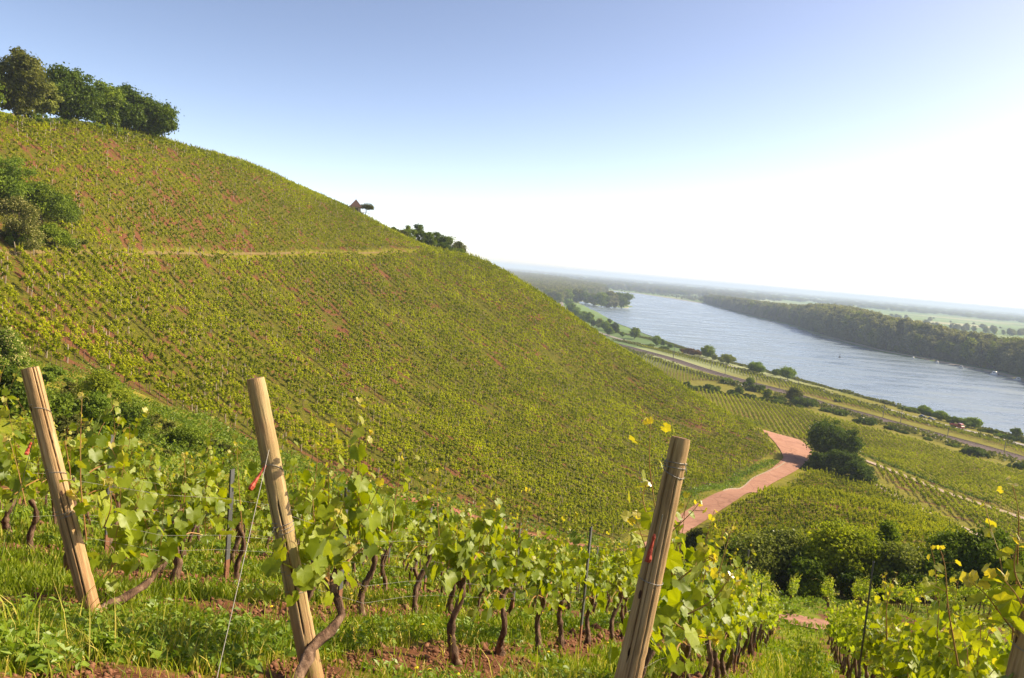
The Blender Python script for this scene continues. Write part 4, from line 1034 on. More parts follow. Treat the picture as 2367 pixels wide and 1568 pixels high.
M_trunk = simple('tree_bark', [(0.06, 0.045, 0.03), (0.13, 0.10, 0.07), (0.20, 0.16, 0.12)], 3, 0.95, 0.6, stretch=(1, 1, .3))
def crown_points(rng, w, h, z0, nclump, shape='round', gaps=0.0):
    """clump centres and radii in an uneven envelope"""
    cs, rs = [], []
    lob = rng.uniform(0, 6.28, 3)
    while len(cs) < nclump:
        p = rng.uniform(-1, 1, 3)
        if np.linalg.norm(p) > 1: continue
        if rng.random() > np.linalg.norm(p)**1.2+0.15: continue
        a = math.atan2(p[1], p[0]); k = 1+0.24*math.sin(2*a+lob[0])+0.18*math.sin(3*a+lob[1]+p[2]*2.5)
        zt = (p[2]+1)/2
        if shape == 'cone': prof = 1.15*(1-zt)+0.12
        elif shape == 'bush': prof = math.sqrt(max(0.03, 1-zt**2))*1.05; 
        elif shape == 'umbrella': prof = 1.0 if zt > .4 else 0.6
        else: prof = 1.0 if zt > .35 else .75+.7*zt
        if shape == 'bush': q = np.array([p[0], p[1]])*prof/max(math.sqrt(max(1-p[2]**2, 0.15)), .3)
        elif shape == 'cone': q = np.array([p[0], p[1]])*prof
        else: q = np.array([p[0], p[1]])
        r = rng.choice([rng.uniform(0.09, 0.16), rng.uniform(0.16, 0.27)])*min(w, h*1.2)*0.85
        cs.append([q[0]*k*(w/2-r*.35), q[1]*k*(w/2-r*.35), z0+r*.4+zt*(h-z0-r*.9)]); rs.append(r)
    return np.array(cs), np.array(rs)
def tree_geo(seed, w, h, z0, nclump, nleaf, leaf, shape='round', limbs=7, flat=0.75):
    nleaf = int(nleaf*1.7); leaf = leaf*1.2
    nclump = int(nclump*1.5)
    rng = np.random.default_rng(seed); C_, R_c = crown_points(rng, w, h, z0, nclump, shape)
    tot = (R_c**2).sum(); Ps, Ns = [], []
    for c, r in zip(C_, R_c):
        m = max(8, int(nleaf*r*r/tot)); d = unit(rng.standard_normal((m, 3))); rho = np.clip(rng.normal(0.80, 0.26, m), 0.1, 1.5)
        # twiggy outline: some sprays push out of the clump
        sp = unit(rng.standard_normal((5, 3))); k = rng.integers(0, 5, m); push = np.clip((d*sp[k]).sum(-1), 0, 1)**5*0.95
        Ps.append(c+d*(r*(rho+push))[:, None]*np.array([1, 1, flat])); Ns.append(d*0.7+rng.standard_normal((m, 3))*0.6+np.array([0, 0, .35]))
    P, N = np.vstack(Ps), np.vstack(Ns); P[:, 2] = np.maximum(P[:, 2], 0.02*h)
    v, f = leaf_cloud(P, N, leaf*rng.uniform(0.6, 1.35, len(P)), rng, 0.7, 0.15)
    G = Geo(); G.add(v, f)
    T = Geo()
    tr = max(0.05, 0.022*h) if shape != 'bush' else 0.03*h**.8
    top = np.array([rng.normal(0, .04)*w, rng.normal(0, .04)*w, h*0.72])
    n = 6; t = np.linspace(0, 1, n)[:, None]; tp = top*t; tp[:, 0] += 0.02*h*np.sin(t[:, 0]*4+seed)
    T.tube(tp, tr*np.array([1.25, 1.0, .85, .65, .42, .2]), 7, False)
    for i in rng.permutation(len(C_))[:limbs]:
        f0 = rng.uniform(0.25, 0.75); b = np.array([np.interp(f0, t[:, 0], tp[:, c]) for c in range(3)]); e = C_[i]
        mid = (b+e)/2+np.array([0, 0, -0.04*h]); T.tube([b, mid, e], [tr*.5, tr*.32, tr*.12], 5, False)
    return T, G
def plant(name, x, y, z, w, h, key, label, cat, seed, shape='round', z0=None, nclump=26, nleaf=3500, leaf=None, group=None, blossom=None):
    d = math.hypot(x, y); leaf = leaf or max(0.10, min(0.06*h, 3.0*d/k_*1.5))
    if z0 is None: z0 = 0.22*h if shape == 'round' else 0.0
    T, G = tree_geo(seed, w, h, z0, nclump, nleaf, leaf, shape)
    r = empty(name, (x, y, z), label, cat, group)
    T.build('trunk' if shape != 'bush' else 'stems', M_trunk, r); G.build('crown', TM[key], r)
    if blossom:
        _, B = tree_geo(seed, w*1.02, h*1.02, z0, nclump, int(nleaf*.35), leaf*.8, shape, 0); B.build('blossom', TM[blossom], r)
    return r
def place(name, u, vtop, vbase, wpx, key, label, cat='tree', r=None, shape='round', seed=None, group=None, sink=0.0, **kw):
    """u, vtop, vbase, wpx describe how tall and wide the plant stands on its spot"""
    if r is None:
        h_ = hit(u, vbase); 
        if h_ is None: print('no ground', label); return
        x, y, z = h_; r = math.hypot(x, y)
    else: x, y, _ = pr(u, vbase, r); z = hz(x, y)
    top = ray(u, vtop)[2]*r; dep = Vector((x, y, z)).dot(fwd)
    h = max(top-z+sink, 0.4); w = wpx/k_*dep
    return plant(name, x, y, z-sink, w, h, key, label, cat, seed or abs(int(u*7+vtop)), shape, group=group, **kw)
RG = 'trees on the ridge at the upper left'
place('tree', 40, 112, 276, 98, 'olive', 'tall olive-brown tree, the highest at the upper left corner', r=200, nclump=46, nleaf=9000, z0=1.0, group=RG, leaf=.52)
place('tree', -60, 150, 285, 110, 'mid', 'tall tree cut by the left edge on the ridge', r=196, nclump=30, nleaf=5000, z0=.6, group=RG, leaf=.52)
place('tree', 96, 185, 285, 62, 'grey', 'thin greyish tree between the tallest tree and the round dark one', r=205, nclump=22, nleaf=3200, z0=.6, group=RG, leaf=.52)
place('tree', 152, 152, 300, 120, 'deep', 'broad dark green tree, second highest on the ridge', r=213, nclump=52, nleaf=10000, z0=1.0, group=RG, leaf=.52)
place('tree', 232, 188, 312, 92, 'mid', 'mid green tree right of the broad dark one on the ridge', r=224, nclump=38, nleaf=7000, z0=.6, group=RG, leaf=.52)
place('tree', 290, 196, 322, 90, 'deep', 'tree between the mid green one and the rounded end tree', r=230, nclump=36, nleaf=7000, z0=.6, group=RG, leaf=.52)
place('tree', 344, 222, 336, 96, 'deep', 'rounded tree at the right end of the ridge group, trunk showing', r=233, nclump=40, nleaf=8000, z0=1.0, group=RG, leaf=.52)
for i, (u, vt, w) in enumerate([(0,262,60),(45,268,60),(90,262,60),(135,272,70),(180,276,60),(225,284,60),(270,294,56),(315,308,48),(362,322,30)]):
    place('shrub', u, vt, vt+22, w, ['mid','grey','fresh'][i % 3], 'low shrub under the ridge trees above the vines', 'shrub', r=190+u*.11, shape='bush', nclump=12, nleaf=900, leaf=.3, group='low shrubs along the ridge')
# bushes beside the terrace track at the left edge
BG = 'bushes at the left end of the terrace track'
place('tree', 5, 348, 566, 100, 'fresh', 'tall bush cut by the left edge above the terrace track', r=142, nclump=34, nleaf=9000, z0=1, group=BG, leaf=.25)
place('tree', 92, 420, 568, 110, 'mid', 'round dark bush right of the tall one, above the terrace track', r=146, nclump=36, nleaf=9000, z0=.5, group=BG, shape='bush', leaf=.24)
place('tree', 146, 448, 566, 72, 'mid', 'rightmost feathery bush of the clump above the terrace track', r=152, nclump=24, nleaf=5000, z0=.5, group=BG, shape='bush', leaf=.22)
place('bush', 40, 450, 574, 90, 'olive', 'greenish bush with pale flowers in front of the tall left bush', 'bush', shape='bush', nclump=24, nleaf=5000, group=BG, leaf=.22, blossom='pale')
place('bush', 55, 512, 575, 90, 'fresh', 'low bright creeper-covered bush at the foot of the left clump', 'bush', shape='bush', nclump=16, nleaf=3000, group=BG, leaf=.22)
place('bush', 125, 515, 574, 80, 'mid', 'low dark leafy bush just above the terrace track', 'bush', shape='bush', nclump=16, nleaf=3000, group=BG, leaf=.22)
place('bush', 183, 548, 575, 50, 'grey', 'low grey-green bush at the right foot of the clump above the track', 'bush', shape='bush', nclump=12, nleaf=1500, group=BG, leaf=.22)
# gully bushes
GG = 'bushes in the gully between the near rows and the far slope'
place('bush', 8, 755, 905, 90, 'fresh', 'white-flowering bush at the left edge above the near rows', 'bush', r=66, shape='bush', nclump=30, nleaf=9000, group=GG, leaf=.14, blossom='pale')
place('tree', 10, 850, 1000, 110, 'deep', 'dark bush behind the top of the left wooden post', 'bush', r=50, shape='bush', nclump=34, nleaf=9000, group=GG, leaf=.15)
place('bush', 120, 905, 1000, 130, 'mid', 'mid green bush just right of the left wooden post', 'bush', r=52, shape='bush', nclump=26, nleaf=7000, group=GG, leaf=.13)
place('tree', 222, 905, 1030, 80, 'fresh', 'bright leafy bush left of the dark hollow in the gully', 'bush', r=52, shape='bush', nclump=26, nleaf=7000, group=GG, leaf=.13)
place('tree', 285, 930, 1040, 110, 'deep', 'darkest bush in the gully between the left and middle posts', 'bush', r=53, shape='bush', nclump=30, nleaf=8000, group=GG, leaf=.13)
place('bush', 232, 858, 960, 90, 'gold', 'yellow-green bush above the darkest bush in the gully', 'bush', r=62, shape='bush', nclump=20, nleaf=5000, group=GG, leaf=.14)
place('tree', 425, 985, 1060, 98, 'mid', 'round dark bush in the gully left of the middle wooden post', 'bush', r=58, shape='bush', nclump=28, nleaf=7000, group=GG, leaf=.13)
GS = [(350,960,110,'olive',66),(380,1000,90,'grey',60),(480,1015,90,'olive',66),(520,1040,90,'mid',66),(560,1035,80,'grey',74),(640,1075,80,'mid',78),(700,1100,70,'fresh',84),(330,1030,90,'olive',50),(500,1075,100,'grey',56),(600,1100,90,'fresh',62),
      (150,960,110,'olive',46),(60,930,100,'fresh',58),(180,880,90,'olive',68),(110,850,80,'fresh',74),(830,1130,70,'olive',92),(1010,1170,60,'mid',98),(1120,1200,60,'fresh',100),(1240,1243,50,'mid',104),(1180,1225,50,'deep',103)]
for i, (u, vt, w, key, r_) in enumerate(GS):
    place('bush', u, vt, vt+60, w, key, ['low scrubby bush','spreading weedy bush','rounded low bush'][i % 3]+' along the edge of the gully below the far slope', 'bush', r=r_, shape='bush', nclump=14, nleaf=2600, group='low scrub along the gully', leaf=.15)
# behind the skyline of the far slope
SG = 'bushes on the skyline right of the hut'
for u, vt, w, rr, key, lab in [(905,523,22,312,'deep','smallest dark bush on the skyline just right of the hut'),(938,520,34,318,'mid','light bush on the skyline between the smallest and the tallest dark one'),(962,513,32,322,'deep','tallest dark bush on the skyline right of the hut'),
    (985,535,34,318,'mid','mid green bush on the skyline right of the tallest one'),(1005,530,36,322,'deep','round dark bush on the skyline, fifth from the hut'),(1032,544,40,322,'mid','wide bush on the skyline left of the last one'),(1058,553,42,320,'olive','olive bush where the skyline bushes end'),
    (925,532,30,310,'olive','low olive bush in front of the skyline clump'),(1020,560,46,316,'deep','low dark bush at the foot of the skyline clump'),(1055,572,40,312,'mid','low green bush at the right foot of the skyline clump')]:
    place('bush', u, vt, 600, w, key, lab, 'bush', r=rr, shape='bush', nclump=22, nleaf=3000, group=SG, leaf=.4)
# the junction
place('tree', 1914, 968, 1076, 94, 'deep', 'large round dark tree beside the junction of the red path', nclump=48, nleaf=12000, z0=2.2, leaf=.5)
JG = 'bushes beside the junction tree'
place('bush', 1888, 1044, 1086, 58, 'deep', 'round bush left of the junction tree by the path', 'bush', shape='bush', nclump=22, nleaf=4500, group=JG, leaf=.45)
place('bush', 1948, 1042, 1100, 84, 'deep', 'widest dark bush below the junction tree', 'bush', shape='bush', nclump=32, nleaf=8000, group=JG, leaf=.45)
place('bush', 1984, 1066, 1118, 60, 'deep', 'lowest dark bush, right end of the junction clump', 'bush', shape='bush', nclump=22, nleaf=4500, group=JG, leaf=.45)
place('bush', 1962, 1034, 1072, 48, 'olive', 'olive bush just behind the junction tree on its right', 'bush', shape='bush', nclump=20, nleaf=3500, group=JG, leaf=.45)
# lower right clump beyond the near rows
LG = 'trees and bushes below the triangular vineyard'
for a in [(1795,1226,1392,190,'grey','broad grey-green tree, widest of the lower right clump','round',64,42,15000),
    (1942,1206,1400,145,'gold','bright yellow-green tree in the middle of the lower right clump','round',63,42,15000),
    (2030,1188,1392,72,'mid','narrow upright dark tree right of the yellow-green one','cone',69,26,6500),
    (2072,1262,1398,130,'grey','grey-green tree with feathery sprays right of the yellow-green one','round',63,32,10000),
    (2172,1272,1402,130,'mid','dark tree with a yellow-green top left of the big right tree','round',64,32,10000),
    (2268,1216,1400,190,'mid','big dark green tree at the right of the lower right clump','round',66,42,14000),
    (2355,1300,1400,90,'fresh','tree cut by the right edge beside the lower right clump','round',64,20,5000),
    (1690,1240,1350,120,'fresh','bushy tree half hidden by the leaves right of the right post','bush',72,26,7500),
    (1612,1222,1320,90,'olive','bush at the near end of the red path','bush',84,22,5000),
    (1860,1290,1395,90,'mid','dark bush in the shade left of the yellow-green tree','bush',60,22,5500),
    (1990,1320,1400,90,'deep','dark bush in the shade right of the yellow-green tree','bush',60,22,5500),
    (2120,1330,1402,110,'deep','dark shaded bush low between the right trees','bush',60,22,5500),
    (2230,1330,1405,110,'grey','low dark bush in front of the big right tree','bush',60,22,5500),
    (1740,1310,1390,90,'mid','dark low bush under the broad grey-green tree','bush',60,20,5000)]:
    place('tree' if a[6] != 'bush' else 'bush', a[0], a[1], a[2], a[3], a[4], a[5], 'tree' if a[6] != 'bush' else 'bush', r=a[7], shape=a[6], nclump=a[8], nleaf=a[9], group=LG, z0=0.6 if a[6] != 'bush' else 0, leaf=.22)
for u, vt, w, rr, key in [(1428,1283,70,84,'mid'),(1390,1268,50,92,'fresh'),(1355,1262,46,96,'mid'),(1470,1300,60,80,'fresh'),(1310,1258,44,98,'fresh'),(1550,1290,70,80,'mid')]:
    place('bush', u, vt, vt+50, w, key, 'small green bush below the red track left of the right wooden post', 'bush', r=rr, shape='bush', nclump=16, nleaf=3500, group='small bushes below the red track', leaf=.14)
place('bush', 1728, 1196, 1212, 14, 'deep', 'single small dark bush in the triangular vineyard', 'bush', shape='bush', nclump=8, nleaf=600, leaf=.25)
# river bank and railway bushes
KB = 'trees along the near river bank'
def bank_tree(u, vt, vb, w, key, lab, group=KB, shape='round', z=None):
    p = pz(u, vb, z if z is not None else -64.5); d = math.hypot(p[0], p[1]); zz = hz(p[0], p[1])
    top = ray(u, vt)[2]*d; h = max(top-zz, 1.0); n = int(min(4200, 500+w*90))
    plant('tree' if shape == 'round' else 'bush', p[0], p[1], zz, w/k_*d, h, key, lab, 'tree' if shape == 'round' else 'bush', abs(int(u*3+vt)), shape, nclump=int(16+w*.8), nleaf=n, group=group, leaf=max(.5, 2.2*d/k_), z0=.12*h if shape == 'round' else 0)
for a in [(1466,757,783,22,'mid','dark round tree on the bank, first below the road bend'),(1517,777,798,22,'fresh','pair of bright trees on the bank, the larger one'),(1532,784,799,12,'fresh','smaller tree touching the larger bright one on the bank'),
    (1550,794,803,12,'mid','small tree on the bank right of the bright pair'),(1634,799,828,30,'mid','big dark round tree by the water above the hedge'),(1651,820,833,12,'grey','low grey shrub right of the big dark bank tree'),
    (1678,819,843,34,'grey','pale wide tree between two dark bank trees'),(1747,836,870,31,'fresh','large round tree overlapping the road'),(1793,853,870,16,'mid','small tree left of the two-metre gap by the water'),(1820,848,880,31,'fresh','large bright tree, last before the long open bank'),
    (1283,694,707,9,'mid','small tree left of the far road bend')]:
    bank_tree(*a)
for a in [(1314,692,706,18,'fresh'),(1322,702,729,26,'fresh'),(1333,713,738,22,'fresh'),(1349,719,747,24,'fresh'),(1361,722,751,20,'fresh'),(1340,728,745,18,'mid')]:
    bank_tree(*a, 'bright tree in the close clump between road and inlet', 'bright trees in the clump between road and inlet')
for a in [(1371,740,754,10,'deep','darkest small tree at the left of the bank group'),(1384,735,757,18,'grey','greyish tree in the bank group above the road bend'),(1400,744,763,22,'fresh','bright tree in the middle of the bank group above the road bend'),
    (1408,736,752,10,'fresh','narrow upright tree in the bank group above the road bend'),(1420,745,771,18,'deep','darkest tree at the right end of the bank group'),(1409,757,775,18,'fresh','low bright tree in front of the bank group'),(1439,767,777,9,'fresh','tiny bright tree right of the bank group')]:
    bank_tree(*a, 'group of bank trees above the road bend')
for a in [(1504,795,804,17,'mid','dark bush by the road below the bright bank pair'),(1536,801,814,22,'deep','rounded dark bush beside the road'),(1595,806,821,48,'red','long reddish shrub on the bank left of the big dark tree'),(2056-90,927,943,26,'mid','rounded bush above the railway at the middle right'),
    (1936,923,942,20,'mid','small bush above the railway, left of a rounder one'),(2101,941,954,44,'mid','long dark bush on the bank above the parked dark car'),(2135,937,958,20,'fresh','bright upright tree on the bank beside the dark car'),(2149,947,962,18,'fresh','bright low tree on the bank right of the upright one'),
    (2172,951,975,27,'fresh','round pale tree on the bank left of the red truck'),(2205,964,981,34,'mid','bush behind the red truck'),(2245,965,992,36,'fresh','round bright tree on the bank just right of the red truck'),(2273,992,1002,18,'mid','low bush right of the round bright tree'),
    (2291,993,1005,18,'deep','dark low bush on the bank right of the truck'),(2313,1003,1014,24,'fresh','low bright bush near the right edge of the bank'),(2348,990,1013,16,'mid','thin young tree on the bank near the right edge'),(2340,1010,1024,44,'deep','dark bush on the bank at the right edge')]:
    bank_tree(*a, 'bushes and trees between road and river', 'bush' if a[4] in ('deep', 'red') or a[1]-a[2] > -17 else 'round')
RGp = 'bushes along the railway'
for a in [(2252,1034,1062,52,'deep','large dark bush beside the railway at the right'),(2142,1014,1026,20,'mid','small round bush near the railway, middle right'),(2202,1029,1040,28,'mid','flat bush left of the large dark one by the railway'),(2056,984,1002,26,'deep','rounded dark bush by the railway behind the junction tree'),
    (2085,998,1010,24,'deep','flat dark bush right of the rounded one by the railway'),(2362,1072,1092,40,'deep','dark bush by the railway at the right edge'),(2000,966,990,50,'deep','long dark bush between vineyard and railway'),(1914,943,959,36,'mid','low bush left of the junction tree by the railway'),
    (1945,948,967,30,'mid','low bush just above the junction tree'),(1862,918,947,50,'deep','big dark bush at the right end of the long hedge'),(1833,895,932,34,'olive','tall olive bush above the end of the long hedge'),(1587,883,899,14,'deep','small tree at the left end of the long hedge'),
    (1637,888,908,26,'deep','tree rising from the left part of the long hedge'),(1658,892,909,15,'olive','pale tree in the left part of the long hedge'),(1707,894,917,20,'deep','tall dark tree in the middle of the long hedge'),(1773,898,929,17,'gold','yellow-green tree in the right part of the long hedge'),
    (1680,873,885,28,'mid','low bush beside the railway left of the middle'),(1701,880,890,16,'mid','small bush beside the railway near the middle mast'),(1722,883,896,13,'deep','upright dark bush beside the railway'),(1733,881,899,12,'deep','second upright dark bush beside the railway'),
    (1751,890,907,38,'deep','wide dark bush beside the railway above the hedge'),(1735,872,884,16,'mid','small bush across the railway from the upright pair'),(1554,876,893,22,'deep','dark bush at the edge of the far slope vines'),(1799,917,933,36,'deep','dark bush near the right end of the long hedge'),
    (1460,820,830,20,'mid','small bush by the railway near the far slope')]:
    bank_tree(*a, RGp, 'bush', -60.0)
for i in range(22):      # the long hedge itself
    f = i/21; u = 1592+f*255; v = 902+f*44+4*math.sin(i*2.1)
    bank_tree(u, v-12-3*math.sin(i*1.7), v+2, 19, ['deep', 'mid', 'deep', 'olive'][i % 4], 'dark bush forming part of the long hedge across the fields', 'bushes of the long field hedge', 'bush', -59.5)
# catenary masts and poles
M_mast = simple('mast_steel', [(0.10, 0.10, 0.10), (0.17, 0.17, 0.16)], 1.0, 0.7, 0.0)
def mast(u, vt, vb, lab, arm=1, thick=0.16):
    p = pz(u, vb, -60.5); d = math.hypot(p[0], p[1]); z = hz(p[0], p[1]); h = ray(u, vt)[2]*d-z; h = min(max(h, 5), 11)
    r = empty('catenary_mast', (p[0], p[1], z), lab, 'railway mast', 'catenary masts beside the railway')
    g = Geo(); g.tube([(0, 0, -.2), (0, 0, h)], [thick, thick*.75], 6); g.build('mast_pole', M_mast, r)
    g = Geo(); a = -0.35
    g.tube([(0, 0, h*.86), (arm*2.6*math.cos(a), arm*2.6*math.sin(a), h*.9)], .05, 4); g.tube([(0, 0, h*.7), (arm*2.4*math.cos(a), arm*2.4*math.sin(a), h*.72)], .05, 4)
    g.tube([(0, 0, h*.98), (arm*1.6*math.cos(a), arm*1.6*math.sin(a), h*.9)], .03, 4); g.build('cantilever', M_mast, r)
for a in [(1556,800,830,'tall dark mast left of the big bank tree',1,.3),(1643,828,856,'mast below the big dark bank tree',1),(1676,840,864,'mast below the pale wide bank tree',-1),(1747,870,893,'mast below the round tree overlapping the road',1),(1801,872,900,'mast left of the large bright bank tree',1),
          (1842,876,912,'mast right of the large bright bank tree',-1),(2040,933,970,'left of the two masts above the junction tree',1),(2081,947,982,'right of the two masts above the junction tree',-1),(2189,988,1018,'mast below the red truck',1),(2320,1020,1052,'mast near the right edge',1)]:
    mast(*a)
# ---------------------------------------------------------------- hut, kerb, vehicles, boats
M_stone = simple('hut_wall_stone', [(0.24, 0.19, 0.14), (0.34, 0.28, 0.21), (0.42, 0.36, 0.28)], 1.6, 0.9, 0.4)
M_roof = simple('hut_roof_tiles', [(0.055, 0.032, 0.027), (0.085, 0.05, 0.04), (0.12, 0.07, 0.055)], 4, 0.85, 0.6)
M_black = simple('dark_opening', [(0.015, 0.013, 0.012), (0.03, 0.026, 0.022)], 2, 0.6, 0.0)
def hut():
    x, y, _ = pr(821, 493, 298); z = hz(x, y); rz = 0.25
    r = empty('stone_hut', (x, y, z), 'small stone vineyard hut with a steep red-brown pyramid roof on the skyline', 'hut', None, rz)
    top = ray(821, 461)[2]*298-z; eave = ray(821, 478)[2]*298-z
    g = Geo(); g.box((0, 0, (eave-1.5)/2), (3.7, 3.7, eave+1.5)); g.build('walls', M_stone, r)
    g = Geo(); w = 2.35; n = 6
    prof = [(w, eave-.12), (w*.93, eave+.02), (w*.62, eave+(top-eave)*.36), (w*.3, eave+(top-eave)*.70), (.06, top)]
    V = []; 
    for q, h in prof: V += [(-q, -q, h), (q, -q, h), (q, q, h), (-q, q, h)]
    F = [(i*4+j, i*4+(j+1) % 4, (i+1)*4+(j+1) % 4, (i+1)*4+j) for i in range(len(prof)-1) for j in range(4)]+[(3, 2, 1, 0), (16, 17, 18, 19)]
    g.add(V, F); rf = g.build('roof', M_roof, r)
    g = Geo(); g.tube([(0, 0, top-.1), (0, 0, top+.5)], [.05, .02], 5); g.build('finial', M_black, rf)
    for sx, sy, wx, wy in ((.25, -1.87, .95, .06), (1.87, .2, .06, .9)):
        g = Geo(); g.box((sx, sy, eave-1.15), (wx, wy, 1.15)); wn_ = g.build('window', M_black, r)
        g = Geo()
        for dz in (-.62, .62): g.box((sx*1.01, sy*1.01, eave-1.15+dz), (wx+.16 if wx > .1 else .09, wy+.16 if wy > .1 else .09, .09))
        g.build('frame', M_stone, wn_)
    # little terrace with a rail
    bx, by, _ = pr(845, 498, 297); bz = hz(bx, by)
    t = empty('bench_platform', (bx, by, bz), 'small railed platform between the hut and its tree', 'platform', None, rz)
    g = Geo(); g.box((0, 0, 2.1), (3.0, .5, .14)); g.build('deck', M_stake, t)
    for q in (-1.2, 1.2): g = Geo(); g.box((q, 0, .6), (.14, .14, 2.9)); g.build('leg', M_stake, t)
    # leaning umbrella-shaped tree
    x, y, _ = pr(843, 500, 299); z = hz(x, y); h = ray(848, 470)[2]*299-z
    r = empty('tree', (x, y, z), 'small flat-topped leaning tree just right of the hut', 'tree')
    g = Geo(); g.tube([(0, 0, -.3), (.2, 0, h*.3), (.7, 0, h*.55), (1.3, .1, h*.8)], [.16, .13, .1, .05], 6); g.tube([(.4, 0, h*.4), (-.3, .2, h*.65), (-.6, .2, h*.8)], [.08, .06, .04], 5); g.build('trunk', M_trunk, r)
    rng = np.random.default_rng(5); G = Geo()
    for cx, cz, rr in [(-1.2,.74,.75),(-.2,.8,.85),(.9,.82,.95),(1.9,.8,.9),(2.6,.72,.7),(.4,.72,.8),(1.5,.7,.8)]:
        m = 260; d = unit(rng.standard_normal((m, 3))); P = np.array([cx, 0, cz*h])+d*rr*np.array([1, 1.2, 1.15])*rng.uniform(.5, 1.15, (m, 1))
        v, f = leaf_cloud(P, d+rng.standard_normal((m, 3))*.6, .34*rng.uniform(.6, 1.3, m), rng, .7, .15); G.add(v, f)
    G.build('crown', TM['olive'], r)
hut()
def kerb():
    ln = L((1671,1137),(1740,1106),(1800,1081),(1814,1071)); c = smooth_line(resample(ln, 2.0), 2); t = np.gradient(c, axis=0); t /= np.linalg.norm(t, axis=1)[:, None]
    g = Geo(); z = height(c[:, 0], c[:, 1])
    for i in range(len(c)-1):
        m = (c[i]+c[i+1])/2; g.box((m[0], m[1], (z[i]+z[i+1])/2+.12), (np.linalg.norm(c[i+1]-c[i])*.96, .28, .30), math.atan2(t[i, 1], t[i, 0]))
    o = g.build('kerb_wall', simple('kerb_stone', [(0.26,0.21,0.15),(0.36,0.30,0.22)], 1, .9, .2)); set_props(o, 'low pale stone kerb along the outer bend of the red path', 'kerb')
kerb()
def paint(name, c, rough=0.35):
    m, nn, ll, out = mat(name); b = node(nn, 'ShaderNodeBsdfPrincipled'); tc = nn.new('ShaderNodeTexCoord')
    f = noise(nn, ll, 3, 4, .6, tc.outputs['Object']); ll.new(mixc(nn, ll, f, c, tuple(q*.75 for q in c)), b.inputs['Base Color'])
    b.inputs['Roughness'].default_value = rough; b.inputs['Coat Weight'].default_value = .4; ll.new(b.outputs[0], out.inputs[0]); return m
M_glass = paint('vehicle_glass', (0.03, 0.04, 0.05), 0.08); M_tyre = simple('tyre_rubber', [(0.02,0.02,0.02),(0.035,0.035,0.035)], 5, .9, 0); M_rim = paint('wheel_rim', (0.45,0.45,0.45), .3)
M_lamp = paint('lamp_glass', (0.6,0.55,0.5), .15)
def loft(g, secs, mat_=0):
    """closed loft through quadrilateral cross sections given as lists of points"""
    n = len(secs[0]); V = [p for s_ in secs for p in s_]
    F = [(i*n+j, i*n+(j+1) % n, (i+1)*n+(j+1) % n, (i+1)*n+j) for i in range(len(secs)-1) for j in range(n)]
    g.add(V, F, mat_)
    for base, rev in ((0, True), ((len(secs)-1)*n, False)):
        c = np.mean(V[base:base+n], 0); g.add(list(V[base:base+n])+[c], [((j+1) % n, j, n, n) if rev else (j, (j+1) % n, n, n) for j in range(n)], mat_)
def wheels(root, xs, hw, r):
    for x in xs:
        for s in (-1, 1):
            g = Geo(); a = np.linspace(0, 2*np.pi, 19)[:-1]; g.tube([(x, s*hw-.11, r), (x, s*hw+.11, r)], r, 18); w = g.build('wheel', M_tyre, root)
            g = Geo(); g.tube([(x, s*(hw+.10), r), (x, s*(hw+.13), r)], r*.58, 14); g.build('rim', M_rim, w)
def heading(u, v, z, du=14):
    a = np.array(pz(u-du, v-du*.30, z)[:2]); b = np.array(pz(u+du, v+du*.30, z)[:2]); return math.atan2(*(b-a)[::-1])
def road_spot(u, v):
    p = np.array(pz(u, v, -62.1)[:2]); return p
def road_pose(u, v):
    ln = resample(gz(-62.4, (1850,887),(1936,916),(2023,942),(2109,965),(2195,985),(2282,1008),(2367,1030)), 4); p = road_spot(u, v); k = int(np.argmin(np.linalg.norm(ln-p, axis=1))); k = min(max(k, 1), len(ln)-2)
    t = ln[k+1]-ln[k-1]; return p, math.atan2(t[1], t[0])
def car(u, v, colour, label, L_=4.5, name='parked_car', flip=False):
    p, a = road_pose(u, v); z = hz(p[0], p[1])+.28; root = empty(name, (p[0], p[1], z), label, 'car', 'cars beside the river road', a+(math.pi if flip else 0))
    g = Geo(); k = L_/4.5
    prof = [(-2.25,.45,.62,.74),(-2.1,.30,.80,.84),(-1.3,.28,.92,.88),(.0,.28,.92,.88),(1.0,.28,.88,.88),(1.9,.28,.74,.84),(2.2,.36,.62,.72)]
    loft(g, [[(x*k,-w,z0),(x*k,w,z0),(x*k,w*1.02,(z0+z1)/2),(x*k,w*.93,z1),(x*k,-w*.93,z1),(x*k,-w*1.02,(z0+z1)/2)] for x, z0, z1, w in prof]); g.build('body', paint(name+'_paint', colour), root)
    g = Geo(); loft(g, [[(x*k,-w,.90),(x*k,w,.90),(x*k,w*.86,z1),(x*k,-w*.86,z1)] for x, z1, w in [(-1.75,.93,.78),(-1.15,1.36,.76),(.15,1.42,.76),(.95,.93,.78)]]); g.build('windows', M_glass, root)
    g = Geo(); g.box((-.5*k, 0, 1.425), (1.35*k, 1.22, .04)); g.build('roof', paint(name+'_paint', colour), root)
    for s in (-1, 1):
        g = Geo(); g.box((2.17*k, s*.58, .56), (.10, .28, .12)); g.build('headlight', M_lamp, root)
        g = Geo(); g.box((-2.22*k, s*.58, .60), (.08, .26, .12)); g.build('tail_light', M_redtie, root)
    wheels(root, (-1.35*k, 1.38*k), .80, .32)
car(2133, 965, (0.035, 0.035, 0.06), 'dark blue car parked beside the road under the bank trees')
car(2153, 970, (0.12, 0.13, 0.14), 'small dark grey car just right of the dark blue one', 3.9)
